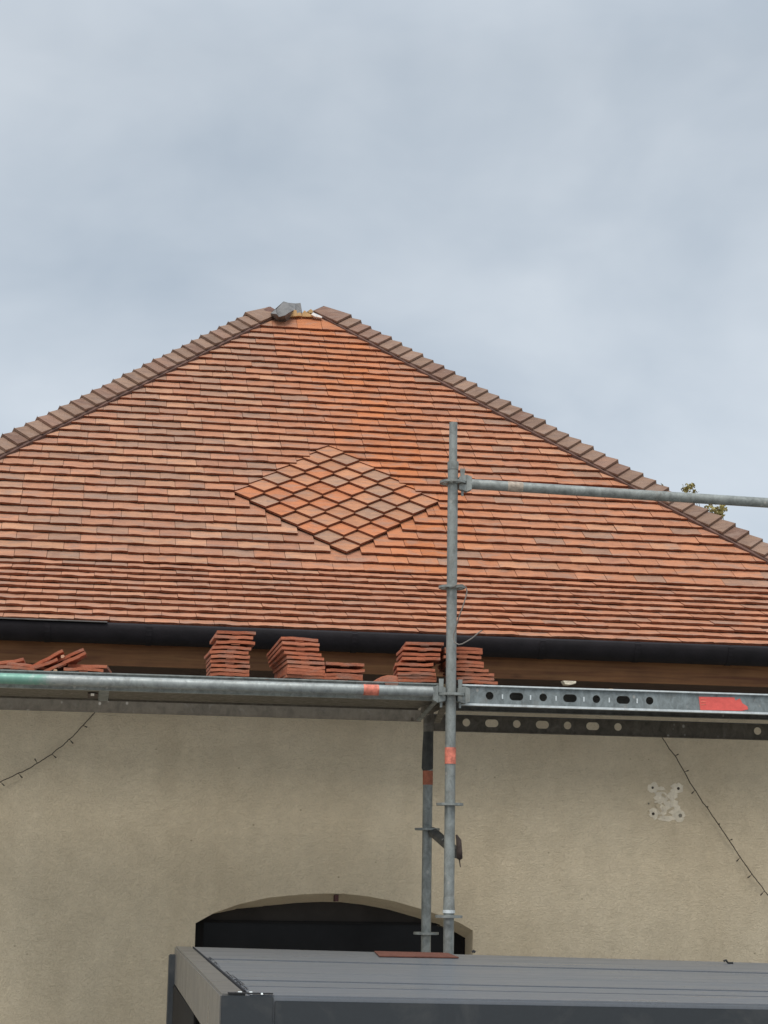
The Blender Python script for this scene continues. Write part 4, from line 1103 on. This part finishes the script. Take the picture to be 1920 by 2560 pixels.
# posts
def post(px_, py_, wdt, z_, name='post', y1=None):
    mb = MB(); mb.box((px_, py_, 0.001), (px_ + wdt, py_ + (y1 or wdt), z_)); return mb.build(name, 'alu_anthracite', perg, bevel=.004)
post(FL.x + .006, FL.y - .008, .14, PZ - .246)
rpz = onY(423, 2372, 8.62)
post(rpz.x, 8.56, .085, PZ - .035 + .0, y1=.10)
post(3.80, FR.y + .01, .14, FR.z - .246); post(3.80, RR.y - .16, .14, RR.z - .17)
# side screen cassette, dark inside, and hanging cables
mb = MB(); mb.box((FL.x + .012, 6.9, PZ - .33), (FL.x + .020, 8.54, PZ - .166)); mb.build('screen_rail', 'frame_black', perg)
mb = MB(); mb.box((FL.x + .03, 8.38, 0.9), (FL.x + .30, 8.55, PZ - .167)); mb.build('rear_infill', 'frame_black', perg)
Z3 = lambda x, y: (400 + x / 5.184, 2340 + y / 5.184)
for pts in ([(290, 775), (270, 850), (265, 920), (280, 985), (288, 1010)], [(310, 785), (345, 800), (375, 870), (400, 945)]):
    mb = MB(); mb.tube([onY(*Z3(x, y), 8.1) for x, y in pts], .0050 if pts[0][0] == 290 else .003, 8); mb.build('cable', 'cable_white', perg)
# things on the pergola roof
pc = [bp(.248, .985, .0095), bp(.340, .992, .0095), bp(.331, .851, .0095), bp(.234, .825, .0095)]
mb = MB(); mb.prism([p_ - Vector((0, 0, .004)) for p_ in reversed(pc)], (0, 0, 1), .005)
tag(mb.build('red_board', 'red_board', bevel=.001), 'flat brick red board lying on the rear edge of the pergola roof by the uprights', 'board')
pb = bp(.663, .93, -.002); mb = MB(); mb.tube([pb + Vector((-.016, 0, .012)), pb + Vector((-.006, 0, .016)), pb + Vector((.004, 0, .004)), pb + Vector((.026, 0, .004))], .0048, 8)
tag(mb.build('rubber_scrap', 'black_rubber'), 'small bent black scrap on the rear edge of the pergola roof at the right', 'scrap')
pb = onY(1184, 2379.5, 8.2); mb = MB(); mb.tube([pb + Vector((-.006, 0, -.002)), pb + Vector((.0, 0, .004)), pb + Vector((.007, 0, -.002))], .006, 8)
tag(mb.build('rubber_scrap', 'black_rubber'), 'tiny black stub at the pergola rear edge beside the window jamb', 'scrap')

# ------------------------------------------------------------------ tree behind the house
TY = 23.0
tc_ = onY(1860, 1650, TY)
tree = empty('tree', (tc_.x, TY, 0), 'yellowing tree behind the right hip, only its top twigs showing over the caps', 'tree')
mb = MB(); mb.tube([(tc_.x + .1, TY, 0), (tc_.x, TY, 1.5), (tc_.x - .05, TY, 3.0), (tc_.x, TY, tc_.z)], [.16, .13, .09, .04], 10); mb.build('trunk', 'bark', tree)
rl = random.Random(77); mbb = MB(); lf_ = MB()
def leaf(p_, s_):
    a_ = Vector((rl.uniform(-1, 1), rl.uniform(-1, 1), rl.uniform(-1, 1))).normalized(); b_ = a_.orthogonal().normalized(); b_ = b_ * cos(1) + a_.cross(b_) * sin(1)
    lf_.add([p_ - a_ * s_, p_ + b_ * s_ * .55, p_ + a_ * s_, p_ - b_ * s_ * .55], [(0, 1, 2, 3)])
for i in range(26):
    an = rl.uniform(0, 6.28); el = rl.uniform(-.2, 1.3); rad = rl.uniform(.5, 1.05)
    e_ = tc_ + Vector((cos(an) * cos(el), sin(an) * cos(el), sin(el))) * rad
    mbb.tube([Vector((tc_.x, TY, tc_.z - .6)), tc_.lerp(e_, .5) + Vector((0, 0, -.1)), e_], [.03, .016, .005], 5)
    for j in range(70): leaf(e_ + Vector((rl.gauss(0, .22), rl.gauss(0, .22), rl.gauss(0, .18))), rl.uniform(.03, .055))
for (cx, cy, rx, ry, n_) in [(1716, 1222, 9, 11, 36), (1728, 1216, 6, 7, 16), (1650, 1218, 4, 4, 5), (1771, 1266, 6, 6, 9), (1784, 1278, 8, 14, 40), (1803, 1275, 11, 15, 60), (1795, 1290, 12, 8, 40), (1738, 1230, 7, 6, 6)]:
    c_ = onY(cx, cy, TY); m_ = FPX / TY
    for j in range(int(n_ * 1.6)): leaf(c_ + Vector((rl.gauss(0, rx / m_ * .5), rl.uniform(-.1, .1), rl.gauss(0, ry / m_ * .5))), rl.uniform(.020, .036))
    mbb.tube([Vector((c_.x + .2, TY, tc_.z + .2)), c_.lerp(tc_, .3), c_ + Vector((.02, 0, -.05)), c_ + Vector((0, 0, .0))], [.010, .005, .003, .002], 5)
mbb.build('branches', 'bark', tree); o = lf_.build('crown', 'foliage', tree)
